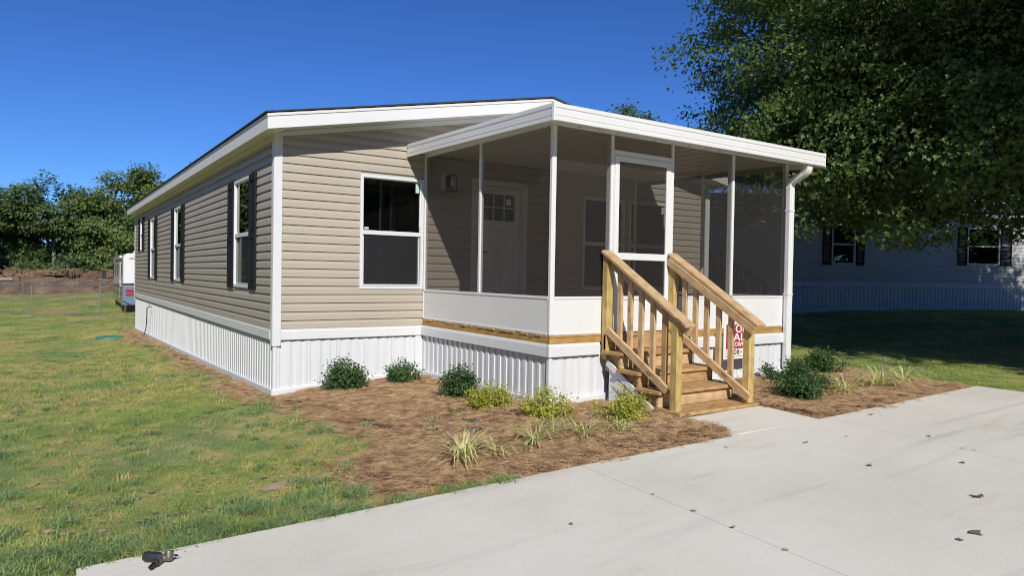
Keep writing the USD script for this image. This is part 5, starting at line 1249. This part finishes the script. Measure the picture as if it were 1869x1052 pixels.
# ================================================================== CHAIN-LINK FENCES
def fence(label, P0, step, n0, n1, H=1.43):
    P0, step = np.array(P0), np.array(step); pos = [P0+step*k for k in range(n0, n1+1)]
    t = thing("chain_link_fence", label, "fence", (*pos[0], float(gz(*pos[0]))))
    top = []
    for p in pos:
        z = float(gz(*p)); put(t, "post", cat_(tube([(*p, z-.2), (*p, z+H)], .030, 8), tube([(*p, z+H), (*p, z+H+.03), (*p, z+H+.045)], [.034, .034, .01], 8)), STEEL); top.append((*p, z+H-.03))
    put(t, "top_rail", tube(top, .022, 7), STEEL)
    W_ = []; tot = np.linalg.norm(step)*(len(pos)-1); e = step/np.linalg.norm(step)
    for sgn in (1, -1):
        for s in np.arange(-H, tot, .075):
            a, b = (s, 0), (s+H-.08, H-.06)
            if sgn < 0: a, b = (s+H-.08, 0), (s, H-.06)
            q = []
            for (u, h) in (a, b):
                u = np.clip(u, 0, tot); xy = pos[0]+e*u; q.append((*xy, float(gz(*xy))+.03+h))
            if np.linalg.norm(np.subtract(*q)) > .5: W_.append(tube(q, .0016, 3))
    put(t, "wire_mesh", cat_(*W_), STEEL)
fence("nearer chain-link fence with galvanised posts running past the motorhome", (-.38, 26.3), (-2.53, 3.6), -2, 4)
fence("farther chain-link fence in front of the earth mound", (-.635, 44.2), (-2.9, 1.75), -4, 5)

# ================================================================== MOTORHOME
RVW = plain("rv_white_paint", (.74, .75, .76), .25, coat=.5); RVO = plain("rv_olive_paint", (.135, .155, .10), .3, coat=.5); RVB = plain("rv_blue_paint", (.16, .23, .34), .3, coat=.5)
RVK = plain("rv_dark_trim", (.03, .03, .035), .4); TAIL = plain("tail_lamp_red", (.42, .02, .03), .2); CHROME = plain("bright_metal", (.6, .6, .6), .2, metallic=1.)
ax = np.array([.036, 1.0]); ax /= np.linalg.norm(ax); cx = np.array([ax[1], -ax[0]]); r0 = np.array([.52, 26.7]); rz0 = float(gz(.8, 27))
def rv(m): v, f = m; v = np.asarray(v, float); return np.concatenate([r0+v[:, 1:2]*ax+v[:, :1]*cx, v[:, 2:]+rz0], 1), f
def rvb(x0, x1, y0, y1, z0, z1, c=.01): return rv(rbox(x0, x1, y0, y1, z0, z1, c))
home = thing("motorhome", "white and olive motorhome with blue rear parked behind the house", "motorhome", (*r0, rz0))
LV_, WV = 10.6, 2.45
prof = [(.02, 1.15), (0, 1.5), (0, 2.50), (.05, 2.66), (.18, 2.74), (WV-.18, 2.74), (WV-.05, 2.66), (WV, 2.50), (WV, 1.5), (WV-.02, 1.15)]
R = []
for y, k in ((0, .97), (.08, 1.0), (LV_-.5, 1.0), (LV_-.1, .97), (LV_, .93)):
    R.append([[WV/2+(x-WV/2)*k, y, 1.15+(z-1.15)*(k if k < 1 else 1)] for x, z in prof])
vv, ff = loft(None, R); mm = trimesh.Trimesh(vv, ff, process=False); ff = ff if mm.volume > 0 else ff[:, ::-1]
put(home, "body", rv((vv, ff)), RVW)
put(home, "lower_side_panel", rvb(-.012, .03, .02, LV_-.4, .38, 1.149), RVO); put(home, "lower_side_panel", rvb(WV-.03, WV+.012, .02, LV_-.4, .38, 1.149), RVO)
put(home, "rear_panel", rvb(-.008, WV+.008, -.03, .019, .42, 1.25), RVB); put(home, "rear_bumper", rvb(-.01, WV+.01, -.09, -.031, .40, .58, .02), RVB)
put(home, "front_cap", rvb(.0, WV, LV_-.399, LV_+.02, .40, 1.149, .05), RVW)
put(home, "stripe", cat_(rvb(-.016, -.004, 1.0, LV_-1, 1.16, 1.21, .002), rvb(-.018, -.013, .3, LV_-1.2, .80, .83, .002)), RVK)
put(home, "stripe", rvb(-.004, WV+.004, -.012, .0, 1.27, 1.36, .002), RVK)
for y0, y1, z0, z1 in ((1.1, 1.5, 1.72, 2.25), (4.4, 5.0, 1.65, 2.25), (6.6, 7.2, 1.65, 2.25), (9.2, 10.2, 1.55, 2.35)): put(home, "window", rvb(-.010, .02, y0, y1, z0, z1, .004), PANE_DARK if False else RVK)
put(home, "entry_door", rvb(-.014, .02, 2.5, 3.1, .62, 2.36, .006), RVW); put(home, "window", rvb(-.018, -.0142, 2.65, 2.95, 1.6, 2.2, .001), RVK); put(home, "windscreen", rvb(.2, WV-.2, LV_-.05, LV_+.03, 1.4, 2.5, .02), RVK)
put(home, "awning", rv(tube([(-.05, 1.0, 2.60), (-.05, 7.5, 2.60)], .055, 8)), RVW)
put(home, "mirror", cat_(rv(tube([(0, LV_-.35, 1.5), (-.25, LV_-.2, 1.45), (-.42, LV_-.2, 1.5)], .03, 6)), rvb(-.56, -.36, LV_-.30, LV_-.10, 1.45, 1.95, .03)), RVK)
for z in (.82, .98):
    for x in (.12, WV-.42): put(home, "tail_light", rvb(x, x+.30, -.05, -.0305, z, z+.12, .012), TAIL)
put(home, "marker_light", rvb(.25, .45, -.006, .002, 2.48, 2.53, .004), TAIL)
put(home, "air_conditioner", rvb(.8, 1.6, 2.2, 3.3, 2.735, 3.0, .06), RVW); put(home, "air_conditioner", rvb(.8, 1.6, 6.5, 7.6, 2.735, 3.0, .06), RVW)
put(home, "ladder", cat_(*[rv(tube([(x, -.05, .7), (x, -.10, 1.5), (x, -.10, 2.75)], .014, 6)) for x in (1.7, 2.05)], *[rv(tube([(1.7, -.10, z), (2.05, -.10, z)], .012, 6)) for z in (1.0, 1.35, 1.7, 2.05, 2.4)]), CHROME)
put(home, "chassis", rvb(.3, WV-.3, .5, LV_-.6, .35, .60), RVK)
put(home, "support_leg", cat_(rvb(.10, .18, .62, .70, .05, .45), rvb(.04, .24, .56, .76, 0.0, .05)), CHROME)
for y in (2.0, 8.6):
    for x in (.05, WV-.35):
        w = numbered(home+"/wheel"); UsdGeom.Xform.Define(stage, w); T = np.linspace(0, 2*np.pi, 24, endpoint=False)
        def ringz(rr, xx): return [[xx, y+rr*math.cos(t), .46+rr*math.sin(t)] for t in T]
        put(w, "tyre", rv(loft(None, [ringz(.30, x), ringz(.45, x+.01), ringz(.46, x+.05), ringz(.46, x+.25), ringz(.45, x+.29), ringz(.30, x+.30)])), RUBBER)
        put(w, "rim", rv(loft(None, [ringz(.29, x-.005), ringz(.20, x+.03), ringz(.06, x+.02)])), CHROME)
